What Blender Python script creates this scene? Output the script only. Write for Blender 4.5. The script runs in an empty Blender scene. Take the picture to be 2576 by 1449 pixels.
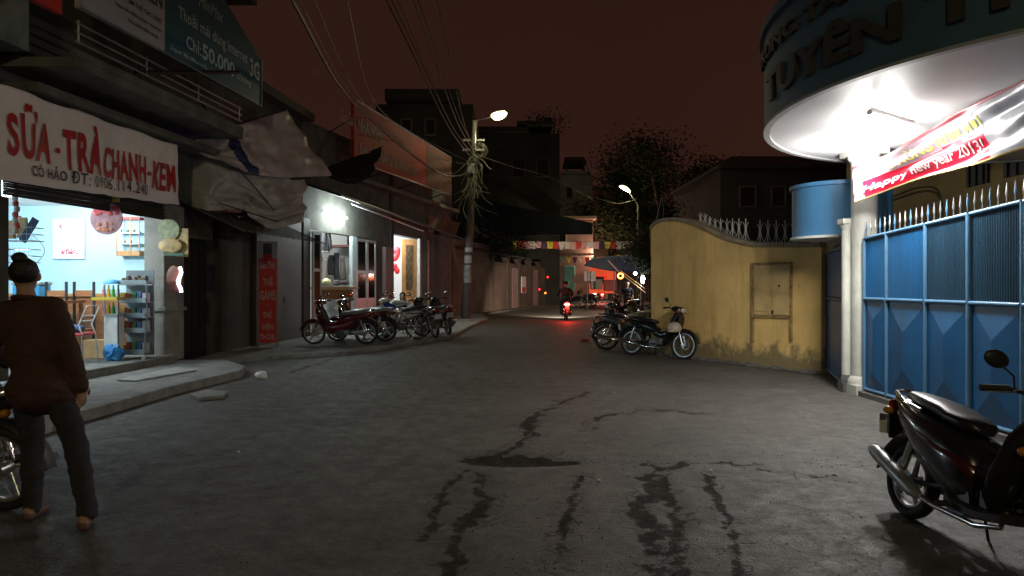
import bpy, bmesh, math, random
import numpy as np
from mathutils import Vector, Matrix, noise
PI = math.pi
R = random.Random(7)
SC = bpy.context.scene
COL = SC.collection

# ------------------------------------------------------------------ camera, sky, exposure
F, CX, HY, CAMZ = 1750.0, 1288.0, 716.0, 1.5          # focal length etc. in a 2576-wide frame
cam = bpy.data.cameras.new("camera"); camo = bpy.data.objects.new("camera", cam); COL.objects.link(camo)
camo.location = (0, 0, CAMZ); camo.rotation_euler = (PI/2, 0, 0)
cam.sensor_width = 36; cam.lens = 36*F/2576; cam.shift_y = -(724.5-HY)/2576
cam.clip_start = .05; cam.clip_end = 2000
SC.camera = camo
SC.view_settings.view_transform = 'Standard'; SC.view_settings.look = 'None'
SC.view_settings.exposure = 0; SC.view_settings.gamma = 1; SC.view_settings.use_curve_mapping = False
world = bpy.data.worlds.new("World"); SC.world = world; world.use_nodes = True
nt = world.node_tree; nt.nodes.clear()
wo = nt.nodes.new("ShaderNodeOutputWorld"); bg = nt.nodes.new("ShaderNodeBackground")
tc = nt.nodes.new("ShaderNodeTexCoord"); sep = nt.nodes.new("ShaderNodeSeparateXYZ"); cr = nt.nodes.new("ShaderNodeValToRGB")
nt.links.new(tc.outputs["Generated"], sep.inputs[0]); nt.links.new(sep.outputs[2], cr.inputs[0])
cr.color_ramp.elements[0].position = 0.0; cr.color_ramp.elements[0].color = (.033, .0120, .0080, 1)
cr.color_ramp.elements[1].position = .6; cr.color_ramp.elements[1].color = (.0190, .0076, .0054, 1)
nz = nt.nodes.new("ShaderNodeTexNoise"); nz.inputs["Scale"].default_value = 2.2; nz.inputs["Detail"].default_value = 3
mp = nt.nodes.new("ShaderNodeMapRange"); mp.inputs[3].default_value = .8; mp.inputs[4].default_value = 1.2
nt.links.new(tc.outputs["Generated"], nz.inputs["Vector"]); nt.links.new(nz.outputs[0], mp.inputs[0])
nt.links.new(mp.outputs[0], bg.inputs[1]); nt.links.new(cr.outputs[0], bg.inputs[0]); nt.links.new(bg.outputs[0], wo.inputs[0])

# ------------------------------------------------------------------ helpers
def P(x, y, Y):
    "point at picture column x, row y, at real distance Y in front of the camera"
    return Vector(((x-CX)/F*Y, Y, CAMZ-(y-HY)/F*Y))
def G(x, y, z=0.0):
    return P(x, y, F*(CAMZ-z)/(y-HY))
MATS = {}
def mat(name, col, rough=.7, metal=0., var=.15, scale=6., bump=.0, bscale=40., emit=None, es=1., coat=0., dirt=0., dirtcol=(.03,.025,.02), spec=None, stretch=None, trans=0.):
    if name in MATS: return MATS[name]
    m = bpy.data.materials.new(name); m.use_nodes = True; MATS[name] = m
    n = m.node_tree; b = n.nodes["Principled BSDF"]; L_ = n.links.new
    b.inputs["Roughness"].default_value = rough; b.inputs["Metallic"].default_value = metal
    if coat: b.inputs["Coat Weight"].default_value = coat; b.inputs["Coat Roughness"].default_value = .08
    if spec is not None: b.inputs["Specular IOR Level"].default_value = spec
    if trans: b.inputs["Transmission Weight"].default_value = trans
    tcn = n.nodes.new("ShaderNodeTexCoord"); src = tcn.outputs["Object"]
    if stretch:
        mpn = n.nodes.new("ShaderNodeMapping"); mpn.inputs["Scale"].default_value = stretch; L_(src, mpn.inputs[0]); src = mpn.outputs[0]
    ns = n.nodes.new("ShaderNodeTexNoise"); ns.inputs["Scale"].default_value = scale; ns.inputs["Detail"].default_value = 6
    L_(src, ns.inputs["Vector"])
    r = n.nodes.new("ShaderNodeValToRGB"); e = r.color_ramp.elements
    e[0].position = .3; e[1].position = .7
    e[0].color = tuple(c*(1-var) for c in col)+(1,); e[1].color = tuple(min(1, c*(1+var)) for c in col)+(1,)
    L_(ns.outputs[0], r.inputs[0]); out = r.outputs[0]
    if dirt:
        n2 = n.nodes.new("ShaderNodeTexNoise"); n2.inputs["Scale"].default_value = scale*.35; n2.inputs["Detail"].default_value = 8; n2.inputs["Roughness"].default_value = .7
        L_(src, n2.inputs["Vector"])
        r2 = n.nodes.new("ShaderNodeValToRGB"); r2.color_ramp.elements[0].position = .48; r2.color_ramp.elements[1].position = .72
        r2.color_ramp.elements[0].color = (0,0,0,1); r2.color_ramp.elements[1].color = (dirt,)*3+(1,)
        L_(n2.outputs[0], r2.inputs[0])
        mx = n.nodes.new("ShaderNodeMixRGB"); mx.inputs[2].default_value = dirtcol+(1,)
        L_(r2.outputs[0], mx.inputs[0]); L_(out, mx.inputs[1]); out = mx.outputs[0]
    L_(out, b.inputs["Base Color"])
    if bump:
        n3 = n.nodes.new("ShaderNodeTexNoise"); n3.inputs["Scale"].default_value = bscale; n3.inputs["Detail"].default_value = 5
        L_(src, n3.inputs["Vector"]); bp = n.nodes.new("ShaderNodeBump"); bp.inputs["Strength"].default_value = bump; bp.inputs["Distance"].default_value = .02
        L_(n3.outputs[0], bp.inputs["Height"]); L_(bp.outputs[0], b.inputs["Normal"])
    if emit:
        b.inputs["Emission Color"].default_value = tuple(emit)+(1,); b.inputs["Emission Strength"].default_value = es
    return m

class MB:
    def __init__(s): s.v = []; s.f = []; s.m = []
    def add(s, vs, fs, mi=0):
        o = len(s.v); s.v += [Vector(p) for p in vs]
        for f in fs: s.f.append([i+o for i in f]); s.m.append(mi)
        return s
    def hexa(s, p, mi=0):     # 8 points: bottom 4 ccw, top 4 ccw
        return s.add(p, [(3,2,1,0),(4,5,6,7),(0,1,5,4),(1,2,6,5),(2,3,7,6),(3,0,4,7)], mi)
    def box(s, c, d, rot=None, mi=0, bev=0):
        hx, hy, hz = d[0]/2, d[1]/2, d[2]/2
        ps = [Vector(q) for q in ((-hx,-hy,-hz),(hx,-hy,-hz),(hx,hy,-hz),(-hx,hy,-hz),(-hx,-hy,hz),(hx,-hy,hz),(hx,hy,hz),(-hx,hy,hz))]
        if rot: ps = [rot @ q for q in ps]
        return s.hexa([q+Vector(c) for q in ps], mi)
    def tube(s, pts, r, n=8, mi=0, cap=True):
        pts = [Vector(p) for p in pts]; N = len(pts)
        rs = r if isinstance(r, (list, tuple)) else [r]*N
        vs = []; up = None
        for i, p in enumerate(pts):
            t = (pts[min(i+1, N-1)]-pts[max(i-1, 0)]).normalized()
            if up is None: up = Vector((0,0,1)) if abs(t.z) < .9 else Vector((1,0,0))
            a = t.cross(up).normalized(); up = a.cross(t).normalized()
            vs += [p+(a*math.cos(2*PI*k/n)+up*math.sin(2*PI*k/n))*rs[i] for k in range(n)]
        fs = [(i*n+k, i*n+(k+1) % n, (i+1)*n+(k+1) % n, (i+1)*n+k) for i in range(N-1) for k in range(n)]
        if cap: fs += [tuple(range(n))[::-1], tuple((N-1)*n+k for k in range(n))]
        return s.add(vs, fs, mi)
    def cyl(s, a, b, r0, r1=None, n=16, mi=0): return s.tube([a, b], [r0, r0 if r1 is None else r1], n, mi)
    def ell(s, c, d, rot=None, nu=14, nv=8, mi=0, z0=-1., z1=1.):
        vs = []; c = Vector(c)
        for j in range(nv+1):
            a = -PI/2+PI*j/nv; zz = max(z0, min(z1, math.sin(a))); cc = math.cos(a)
            for i in range(nu):
                t = 2*PI*i/nu; q = Vector((d[0]*cc*math.cos(t), d[1]*cc*math.sin(t), d[2]*zz))
                vs.append(c+(rot @ q if rot else q))
        fs = [(j*nu+i, j*nu+(i+1) % nu, (j+1)*nu+(i+1) % nu, (j+1)*nu+i) for j in range(nv) for i in range(nu)]
        return s.add(vs, fs, mi)
    def torus(s, c, R_, r, ax=Vector((0,1,0)), nu=32, nv=8, mi=0, a0=0, a1=2*PI, rz=None):
        ax = Vector(ax).normalized(); u = ax.orthogonal().normalized()
        if abs(ax.y) > .9: u = Vector((1,0,0))
        w = u.cross(ax); c = Vector(c); full = abs(a1-a0-2*PI) < 1e-6; M = nu if full else nu+1
        vs = []
        for i in range(M):
            a = a0+(a1-a0)*i/nu; d = u*math.cos(a)+w*math.sin(a)
            for k in range(nv):
                b = 2*PI*k/nv; vs.append(c+d*(R_+r*math.cos(b))+ax*(rz or r)*math.sin(b))
        fs = [(i*nv+k, i*nv+(k+1) % nv, ((i+1) % M)*nv+(k+1) % nv, ((i+1) % M)*nv+k) for i in range(nu) for k in range(nv)]
        return s.add(vs, fs, mi)
    def loft(s, secs, n=12, mi=0, pw=2.5):
        "secs: (x, z, halfwidth y, halfheight z, tilt) rings in the local y/z plane"
        vs = []
        for (x, z, hw, hh, *t) in secs:
            t = t[0] if t else 0
            for k in range(n):
                a = 2*PI*(k+.5)/n; ca, sa = math.cos(a), math.sin(a)
                yy = hw*math.copysign(abs(ca)**(2/pw), ca); zz = hh*math.copysign(abs(sa)**(2/pw), sa)
                vs.append(Vector((x-zz*math.sin(t), yy, z+zz*math.cos(t))))
        N = len(secs)
        fs = [(i*n+k, i*n+(k+1) % n, (i+1)*n+(k+1) % n, (i+1)*n+k) for i in range(N-1) for k in range(n)]
        fs += [tuple(range(n))[::-1], tuple((N-1)*n+k for k in range(n))]
        return s.add(vs, fs, mi)
    def prism(s, poly, o, u, v, d, mi=0):
        "2-D polygon (ccw) in plane o+u,v extruded by vector d"
        o, u, v, d = map(Vector, (o, u, v, d)); n = len(poly)
        vs = [o+u*a+v*b for a, b in poly]+[o+u*a+v*b+d for a, b in poly]
        fs = [tuple(range(n))[::-1], tuple(range(n, 2*n))]+[(i, (i+1) % n, n+(i+1) % n, n+i) for i in range(n)]
        return s.add(vs, fs, mi)
    def fb(s, Y0, Y1, z0, z1, o0, o1, fn, mi=0):
        "box running along a facade line x=fn(Y), from offset o0 to o1 in front of it"
        return s.hexa([(fn(Y0)+o0,Y0,z0),(fn(Y0)+o1,Y0,z0),(fn(Y1)+o1,Y1,z0),(fn(Y1)+o0,Y1,z0),
                       (fn(Y0)+o0,Y0,z1),(fn(Y0)+o1,Y0,z1),(fn(Y1)+o1,Y1,z1),(fn(Y1)+o0,Y1,z1)], mi)
    def build(s, name, mats, parent=None, smooth=False, local=False, kind=None, fix=True):
        me = bpy.data.meshes.new(name)
        if not isinstance(mats, (list, tuple)): mats = [mats]
        o = bpy.data.objects.new(name, me); COL.objects.link(o)
        vs = s.v
        if parent is not None:
            o.parent = parent
            if not local:
                root = parent
                while root.parent: root = root.parent
                Mi = (Matrix.Translation(root.location) @ root.rotation_euler.to_matrix().to_4x4()).inverted()
                vs = [Mi @ q for q in vs]
        elif not local and vs:
            n = len(vs); c = Vector((sum(q.x for q in vs)/n, sum(q.y for q in vs)/n, min(q.z for q in vs)))
            o.location = c; vs = [q-c for q in vs]
        me.from_pydata([tuple(q) for q in vs], [], s.f)
        for m in mats: me.materials.append(m)
        if any(s.m): me.polygons.foreach_set("material_index", s.m)
        if fix:
            bm = bmesh.new(); bm.from_mesh(me); bmesh.ops.recalc_face_normals(bm, faces=bm.faces); bm.to_mesh(me); bm.free()
        if smooth:
            me.polygons.foreach_set("use_smooth", [True]*len(me.polygons))
            me.set_sharp_from_angle(angle=math.radians(50))
        if kind: o["kind"] = kind
        return o
def tag(o, label, cat=None, group=None):
    o["label"] = label
    if cat: o["category"] = cat
    if group: o["group"] = group
    return o
def thing(name, label, cat, loc=(0,0,0), rz=0, group=None):
    o = bpy.data.objects.new(name, None); COL.objects.link(o); o.location = loc; o.rotation_euler = (0,0,rz)
    o.empty_display_size = .1
    return tag(o, label, cat, group)
def copy_tree(o, parent=None):
    c = o.copy(); COL.objects.link(c)
    if parent: c.parent = parent
    for ch in list(KIDS.get(o.name, [])) or [k for k in o.children]: copy_tree(ch, c)
    return c
KIDS = {}
def bevel(o, w=.01, seg=2):
    m = o.modifiers.new("bevel", 'BEVEL'); m.width = w; m.segments = seg; m.limit_method = 'ANGLE'; return o
def solid(o, t=.004):
    m = o.modifiers.new("solid", 'SOLIDIFY'); m.thickness = t; return o
def lamp(name, loc, w, col, r=.05, parent=None, kind='POINT', size=None, rot=None, spread=None):
    l = bpy.data.lights.new(name, kind); l.energy = w; l.color = col
    if kind == 'POINT': l.shadow_soft_size = r
    if kind == 'AREA': l.shape = 'RECTANGLE'; l.size, l.size_y = size
    if kind == 'SPOT': l.spot_size = spread or 2.; l.spot_blend = .6; l.shadow_soft_size = r
    o = bpy.data.objects.new(name, l); COL.objects.link(o); o.location = loc
    if rot: o.rotation_euler = rot
    if parent:
        o.parent = parent
        root = parent
        while root.parent: root = root.parent
        o.matrix_parent_inverse = (Matrix.Translation(root.location) @ root.rotation_euler.to_matrix().to_4x4()).inverted()
    return o
def text_mesh(body, offset=.0, cuts=0, italic=0., space=1.):
    c = bpy.data.curves.new("t", "FONT"); c.body = body; c.offset = offset; c.resolution_u = 3; c.shear = italic; c.space_character = space
    c.align_x = 'LEFT'
    o = bpy.data.objects.new("t", c); COL.objects.link(o)
    dg = bpy.context.evaluated_depsgraph_get(); me = bpy.data.meshes.new_from_object(o.evaluated_get(dg))
    bpy.data.objects.remove(o)
    bm = bmesh.new(); bm.from_mesh(me); bpy.data.meshes.remove(me)
    bmesh.ops.remove_doubles(bm, verts=bm.verts, dist=1e-4)
    xs = [v.co.x for v in bm.verts]; ys = [v.co.y for v in bm.verts]; x0, x1, y0, y1 = min(xs), max(xs), min(ys), max(ys)
    for v in bm.verts: v.co.x = (v.co.x-x0)/(x1-x0); v.co.y = (v.co.y-y0)/(y1-y0); v.co.z = 0
    for k in range(1, cuts):
        bmesh.ops.bisect_plane(bm, geom=bm.verts[:]+bm.edges[:]+bm.faces[:], plane_co=(k/cuts,0,0), plane_no=(1,0,0))
    cy = max(1, cuts//6) if cuts else 1
    for k in range(1, cy):
        bmesh.ops.bisect_plane(bm, geom=bm.verts[:]+bm.edges[:]+bm.faces[:], plane_co=(0,k/cy,0), plane_no=(0,1,0))
    bm.verts.index_update()
    vs = [v.co.copy() for v in bm.verts]; fs = [[v.index for v in f.verts] for f in bm.faces]; bm.free()
    return vs, fs
def text_on(body, fmap, material, parent, name="lettering", offset=.01, cuts=0, italic=0., space=1.):
    "fmap(u,v) with u,v in 0..1 over the text box gives the world point"
    vs, fs = text_mesh(body, offset, cuts, italic, space); mb = MB(); mb.add([fmap(p.x, p.y) for p in vs], fs)
    return mb.build(name, material, parent, fix=False)
def flat_map(o, u, v):
    o, u, v = Vector(o), Vector(u), Vector(v); return lambda a, b: o+u*a+v*b
def grid_surf(fn, nu, nv, name, mats, parent=None, matfn=None, thick=.004):
    mb = MB(); vs = [fn(i/nu, j/nv) for j in range(nv+1) for i in range(nu+1)]; W = nu+1
    mb.v = vs
    for j in range(nv):
        for i in range(nu):
            mb.f.append([j*W+i, j*W+i+1, (j+1)*W+i+1, (j+1)*W+i]); mb.m.append(matfn((i+.5)/nu, (j+.5)/nv) if matfn else 0)
    o = mb.build(name, mats, parent, smooth=False); o.data.polygons.foreach_set("use_smooth", [True]*len(o.data.polygons))
    if thick: solid(o, thick)
    return o
def poly_at(pts, t):
    "point at fraction t along list of points"
    n = len(pts)-1; t = max(0, min(.99999, t))*n; i = int(t); a = t-i
    return pts[i].lerp(pts[i+1], a)
def smooth_at(pts, t):
    n = len(pts)-1; t = max(0, min(.99999, t))*n; i = int(t); a = t-i
    p0 = pts[max(i-1, 0)]; p1 = pts[i]; p2 = pts[i+1]; p3 = pts[min(i+2, n)]
    return .5*((2*p1)+(p2-p0)*a+(2*p0-5*p1+4*p2-p3)*a*a+(3*p1-p0-3*p2+p3)*a*a*a)
def drape(top, bot, amp, scale, seed, sag=.0, nrm=Vector((.9,-.4,0)), swag=0., pin=(.8,-.1)):
    top = [P(*q) for q in top]; bot = [P(*q) for q in bot]
    def f(u, v):
        p = smooth_at(top, u).lerp(smooth_at(bot, u), v)
        w = noise.noise(Vector((u*scale, v*scale*.45, seed)))+.5*noise.noise(Vector((u*scale*2.3, v*scale*.9, seed+9)))
        p = p+nrm*(w*amp)
        if swag:
            dd_ = math.hypot((u-pin[0])*1.3, v-pin[1]); q_ = 15*dd_+2.2*noise.noise(Vector((u*3, v*3, seed))); p = p+nrm*(swag*(math.sin(q_)+.35*math.sin(2.3*q_+1))*min(1, dd_*2.5))
        p.z -= sag*math.sin(PI*u)*math.sin(PI*min(1, v+.1))
        return p
    return f

# ------------------------------------------------------------------ materials
M = {}
M['asph_dark'] = mat('old_asphalt_edge', (.07,.065,.06), .9, bump=.5)
M['conc'] = mat('concrete', (.20,.20,.185), .85, var=.25, scale=5, bump=.4, bscale=60, dirt=.6)
M['concdark'] = mat('dark_concrete', (.10,.095,.09), .9, var=.3, scale=4, bump=.5, bscale=50, dirt=.7)
M['plaster'] = mat('grey_plaster', (.24,.235,.21), .85, var=.2, scale=3, bump=.25, bscale=30, dirt=.6, dirtcol=(.07,.065,.055))
M['dplaster'] = mat('dark_plaster', (.075,.07,.06), .9, var=.3, scale=2, bump=.2, dirt=.5)
M['fplaster'] = mat('far_plaster', (.13,.115,.10), .9, var=.3, scale=.6, dirt=.6)
M['cyan'] = mat('pale_blue_paint', (.46,.70,.80), .6, var=.05, scale=2)
M['ywall'] = mat('yellow_wall_paint', (.46,.335,.105), .8, var=.14, scale=1.6, bump=.25, bscale=18, dirt=.45, dirtcol=(.19,.14,.06))
M['blue'] = mat('blue_gate_paint', (.006,.070,.185), .40, var=.18, scale=5, bump=.15, bscale=7, dirt=.75, dirtcol=(.012,.045,.09), stretch=(1,1,.2))
M['blue2'] = mat('pale_blue_fascia', (.06,.20,.38), .5, var=.06, scale=3, dirt=.2, dirtcol=(.1,.2,.3))
M['navy'] = mat('navy_fascia_paint', (.045,.095,.14), .6, var=.15, scale=2, dirt=.3)
M['whitep'] = mat('white_paint', (.72,.72,.70), .6, var=.06, scale=3, dirt=.25, dirtcol=(.4,.38,.34))
M['ceil'] = mat('canopy_ceiling_paint', (.50,.50,.51), .55, var=.05, scale=1.2, dirt=.3, dirtcol=(.5,.5,.48), bump=.05, bscale=4)
M['colpaint'] = mat('off_white_column_paint', (.50,.50,.45), .6, var=.1, scale=6, dirt=.35, dirtcol=(.25,.24,.2))
M['galv'] = mat('galvanised_metal', (.32,.34,.35), .4, .7, var=.15, dirt=.3)
M['dmetal'] = mat('dark_metal', (.03,.03,.032), .5, .4)
M['chrome'] = mat('chrome', (.75,.75,.75), .12, 1., var=.05)
M['alu'] = mat('aluminium_frame', (.42,.45,.46), .35, .5, var=.08)
M['blackp'] = mat('black_gloss_paint', (.008,.008,.009), .25, coat=.8, var=.1)
M['redp'] = mat('dark_red_gloss_paint', (.10,.006,.008), .25, coat=.8, var=.1)
M['redp2'] = mat('wine_red_gloss_paint', (.05,.006,.008), .25, coat=.8, var=.1)
M['whitebp'] = mat('white_gloss_paint', (.55,.60,.60), .3, coat=.6, var=.05)
M['greyp'] = mat('grey_gloss_paint', (.05,.055,.06), .3, coat=.7, var=.1)
M['rubber'] = mat('tyre_rubber', (.012,.012,.012), .75, bump=.3, bscale=80)
M['plastic'] = mat('black_plastic', (.015,.015,.016), .5)
M['vinyl'] = mat('seat_vinyl', (.010,.010,.011), .33, bump=.1, bscale=120)
M['vinylg'] = mat('worn_grey_vinyl', (.16,.17,.16), .35)
M['steelr'] = mat('wheel_rim_steel', (.45,.45,.44), .3, .8)
M['engine'] = mat('engine_alloy', (.14,.14,.14), .45, .7, dirt=.5)
M['lens'] = mat('clear_lens', (.5,.5,.5), .1, 0, var=.02, spec=.8)
M['tail'] = mat('red_tail_lens', (.22,.01,.01), .2, coat=.5)
M['taillit'] = mat('lit_red_tail_lens', (.6,.02,.02), .3, emit=(1,.10,.08), es=40)
M['amber'] = mat('amber_lens', (.4,.15,.01), .3)
M['plate'] = mat('white_number_plate', (.45,.46,.44), .5, var=.05)
M['glass'] = mat('dark_window_glass', (.01,.012,.014), .08, spec=.7, var=.1)
M['wood'] = mat('brown_wood', (.30,.12,.045), .5, var=.3, scale=5, stretch=(1,1,8))
M['woodo'] = mat('orange_wood', (.50,.25,.08), .45, var=.2, scale=4, stretch=(8,8,1))
M['card'] = mat('cardboard', (.38,.24,.11), .85)
M['red'] = mat('red_print', (.50,.03,.025), .5, var=.08, dirt=.2, dirtcol=(.25,.03,.02))
M['redlet'] = mat('red_letter_paint', (.42,.015,.02), .5, var=.1)
M['blacklet'] = mat('navy_letter_paint', (.02,.022,.05), .5)
M['whitelet'] = mat('white_letter_paint', (.66,.62,.58), .5)
M['vinylban'] = mat('white_vinyl_banner', (.82,.76,.74), .32, var=.08, scale=2, bump=.25, bscale=5, dirt=.2, dirtcol=(.55,.48,.46))
M['tarp'] = mat('pale_tarp', (.46,.395,.385), .4, var=.2, scale=2.5, bump=.5, bscale=7, dirt=.35, dirtcol=(.14,.10,.09))
M['tarp2'] = mat('beige_tarp', (.38,.345,.32), .45, var=.2, scale=2.5, bump=.5, bscale=7, dirt=.45, dirtcol=(.11,.08,.075))
M['navyc'] = mat('navy_cloth', (.012,.022,.09), .6)
M['purple'] = mat('purple_cloth', (.05,.03,.09), .8, bump=.4, bscale=8)
M['blackc'] = mat('black_cloth', (.008,.008,.010), .85, bump=.4, bscale=9)
M['teal'] = mat('teal_sign_board', (.010,.085,.12), .45, var=.06)
M['signw'] = mat('pale_sign_board', (.36,.35,.37), .45, var=.06)
M['orange'] = mat('faded_red_sign_board', (.34,.024,.014), .75, var=.2, scale=1.5, dirt=.4, dirtcol=(.20,.06,.03))
M['corr'] = mat('rusty_corrugated_sheet', (.05,.038,.034), .6, .3, var=.3, scale=8)
M['skin'] = mat('skin', (.34,.19,.12), .6, var=.05)
M['hair'] = mat('black_hair', (.008,.006,.005), .5, bump=.5, bscale=90)
M['foliage'] = mat('dark_foliage', (.016,.024,.010), .9, spec=.1, var=.4, scale=3)
M['bark'] = mat('tree_bark', (.05,.04,.03), .9)
M['cable'] = mat('black_cable', (.02,.02,.018), .5)
M['cableg'] = mat('weathered_cable', (.12,.12,.09), .5)
WHITE = (1,.98,.93); COOL = (.86,.97,1.0)

# ------------------------------------------------------------------ the ground
def build_road():
    def cat_(*a): return np.concatenate([np.array(x, float) for x in a])
    xs = cat_([-400,-120,-50,-25,-16,-12], np.arange(-9, 9.001, .045), [12,16,25,50,120,400])
    ys = [1.2]
    while ys[-1] < 24: ys.append(ys[-1]+.013*max(ys[-1], 1.8))
    ys = cat_([-120,-40,-12,-4,0,.8], ys, [26,29,33,38,45,55,70,90,130,200,400])
    X, Y = np.meshgrid(xs, ys); nx, ny = len(xs), len(ys)
    Z = np.zeros_like(X); C = np.zeros_like(X)       # height, crack darkness
    rg = np.random.default_rng(3)
    def gp(p): q = G(*p); return (q.x, q.y)
    def polyline(pts, jit, n=9):
        out = [np.array(gp(p)) for p in pts]; res = []
        for a, b in zip(out[:-1], out[1:]):
            for k in range(n):
                t = k/n; q = a*(1-t)+b*t; q = q+rg.normal(0, jit, 2); res.append(q)
        res.append(out[-1]); return res
    def dist(pl):
        D = np.full(X.shape, 9.)
        for a, b in zip(pl[:-1], pl[1:]):
            d = b-a; L2 = max(1e-9, d@d)
            x0, x1 = min(a[0], b[0])-.5, max(a[0], b[0])+.5; y0, y1 = min(a[1], b[1])-.5, max(a[1], b[1])+.5
            i0, i1 = np.searchsorted(xs, [x0, x1]); j0, j1 = np.searchsorted(ys, [y0, y1])
            if i1 <= i0 or j1 <= j0: continue
            xx, yy = X[j0:j1, i0:i1], Y[j0:j1, i0:i1]
            t = np.clip(((xx-a[0])*d[0]+(yy-a[1])*d[1])/L2, 0, 1)
            D[j0:j1, i0:i1] = np.minimum(D[j0:j1, i0:i1], np.hypot(xx-a[0]-t*d[0], yy-a[1]-t*d[1]))
        return D
    nzv = np.array([[noise.noise(Vector((x*1.7, y*1.7, 0))) for x in xs[::2]] for y in ys[::2]])
    nz2 = np.repeat(np.repeat(nzv, 2, 0), 2, 1)[:ny, :nx]
    nzf = np.array([[noise.noise(Vector((x*9, y*9, 3))) for x in xs] for y in ys])
    near = (np.abs(X) < 9) & (Y > 1) & (Y < 24)
    Z += np.where(near, nz2*.0015+nzf*.0008, 0)
    cracks = [  # picture polylines on the road: (points, width, depth, jitter)
        ([(1330,1090),(1345,1040),(1420,1010),(1480,985)], .035, .012, .05),
        ([(1180,1160),(1240,1140),(1310,1120),(1335,1080),(1350,1040)], .03, .01, .04),
        ([(1190,1190),(1215,1260),(1200,1300),(1150,1330),(1150,1400),(1120,1449)], .05, .014, .03),
        ([(1180,1180),(1120,1230),(1080,1320),(1060,1360)], .035, .012, .02),
        ([(1462,1195),(1440,1250),(1420,1330),(1400,1430)], .03, .008, .01),
        ([(1620,1170),(1680,1180),(1720,1165),(1840,1165),(1960,1190),(2180,1220)], .022, .010, .03),
        ([(1640,1200),(1635,1250),(1605,1290),(1640,1330),(1650,1400),(1660,1449)], .085, .022, .035),
        ([(1660,1200),(1690,1260),(1710,1330),(1700,1400),(1720,1449)], .05, .015, .03),
        ([(1775,1195),(1800,1255),(1840,1330),(1850,1449)], .025, .008, .02),
        ([(1480,1085),(1500,1050),(1560,1040),(1640,1030),(1760,1040)], .03, .006, .04),
        ([(720,940),(800,915),(870,890)], .02, .01, .02),
    ]
    for pts, w, dp, jit in cracks:
        d = dist(polyline(pts, jit)); ww = w+.16
        k = np.clip(1-(d-w*.35)/ww, 0, 1)                # field is 1 on the crack and fades over its surroundings
        Z -= np.clip((k-.75)*4, 0, 1)*dp*.5; C = np.maximum(C, k*(.98+.12*nz2))
    for (cx, cy, rx, ry, am) in ((1300,1150,.75,.35,.42),(1600,1050,.9,.7,.28),(1680,1330,.35,.9,.38),(1150,1330,.45,.8,.30),(1420,1260,.12,1.0,.22)):   # worn, darker surface round the breaks
        q = G(cx, cy); d = np.sqrt(((X-q.x)/rx)**2+((Y-q.y)/ry)**2)+nz2*.8+nzf*.35
        C = np.maximum(C, np.clip(1.15-d, 0, 1)*am*1.25)
    # broken-up pothole in the middle and crumbled strip
    for (cx, cy, rx, ry, dp, am) in ((1275,1155,.38,.20,.06,1.15),(1400,1162,.26,.09,.03,1.05),(1690,1290,.10,.45,.018,.72),(1560,1045,.5,.5,.004,.3),(1200,1280,.2,.3,.006,.35),(1130,1420,.25,.2,.012,.5)):
        q = G(cx, cy); d = np.sqrt(((X-q.x)/rx)**2+((Y-q.y)/ry)**2)+nzf*.45+nz2*.25
        k = np.clip(1.5-d*.8, 0, 1)
        Z -= k*k*dp*.6*(1+nzf*1.1); C = np.maximum(C, k*am*(.97+.1*(am > 1)))
    mb_v = np.stack([X, Y, Z], -1).reshape(-1, 3)
    idx = np.arange(nx*ny).reshape(ny, nx)
    q = np.stack([idx[:-1,:-1], idx[:-1,1:], idx[1:,1:], idx[1:,:-1]], -1).reshape(-1, 4)
    me = bpy.data.meshes.new("road"); me.vertices.add(len(mb_v)); me.vertices.foreach_set("co", mb_v.ravel())
    me.loops.add(q.size); me.loops.foreach_set("vertex_index", q.ravel().astype(np.int32))
    me.polygons.add(len(q)); me.polygons.foreach_set("loop_start", np.arange(0, q.size, 4, dtype=np.int32))
    me.update(calc_edges=True); me.polygons.foreach_set("use_smooth", [True]*len(q))
    at = me.attributes.new("crack", 'FLOAT', 'POINT'); at.data.foreach_set("value", C.ravel().astype(np.float32))
    o = bpy.data.objects.new("road", me); COL.objects.link(o); o["kind"] = "structure"
    m = bpy.data.materials.new("worn_asphalt"); m.use_nodes = True; n = m.node_tree; b = n.nodes["Principled BSDF"]; K = n.links.new
    t = n.nodes.new("ShaderNodeTexCoord")
    def ns(sc, det=6, ro=.6):
        a = n.nodes.new("ShaderNodeTexNoise"); a.inputs["Scale"].default_value = sc; a.inputs["Detail"].default_value = det; a.inputs["Roughness"].default_value = ro
        K(t.outputs["Object"], a.inputs["Vector"]); return a.outputs[0]
    def ramp(src, stops):
        r = n.nodes.new("ShaderNodeValToRGB"); e = r.color_ramp.elements
        while len(e) < len(stops): e.new(.5)
        for k, (p, c) in enumerate(stops): e[k].position = p; e[k].color = tuple(c)+(1,)
        K(src, r.inputs[0]); return r.outputs[0]
    def mix(f, a, b_, mode='MIX'):
        x = n.nodes.new("ShaderNodeMixRGB"); x.blend_type = mode
        for i, s_ in ((0, f), (1, a), (2, b_)):
            if hasattr(s_, 'links'): K(s_, x.inputs[i])
            elif isinstance(s_, (int, float)): x.inputs[i].default_value = s_
            else: x.inputs[i].default_value = tuple(s_)+(1,)
        return x.outputs[0]
    base = ramp(ns(.55, 8), [(.3, (.062,.058,.050)), (.5, (.084,.080,.070)), (.7, (.110,.105,.094))])
    stain = ramp(ns(1.6, 8, .7), [(.35, (.72,.70,.66)), (.55, (1,1,1)), (.8, (1.1,1.1,1.1))])
    c = mix(.8, base, stain, 'MULTIPLY')
    vo = n.nodes.new("ShaderNodeTexVoronoi"); vo.inputs["Scale"].default_value = 95; K(t.outputs["Object"], vo.inputs["Vector"])
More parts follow.
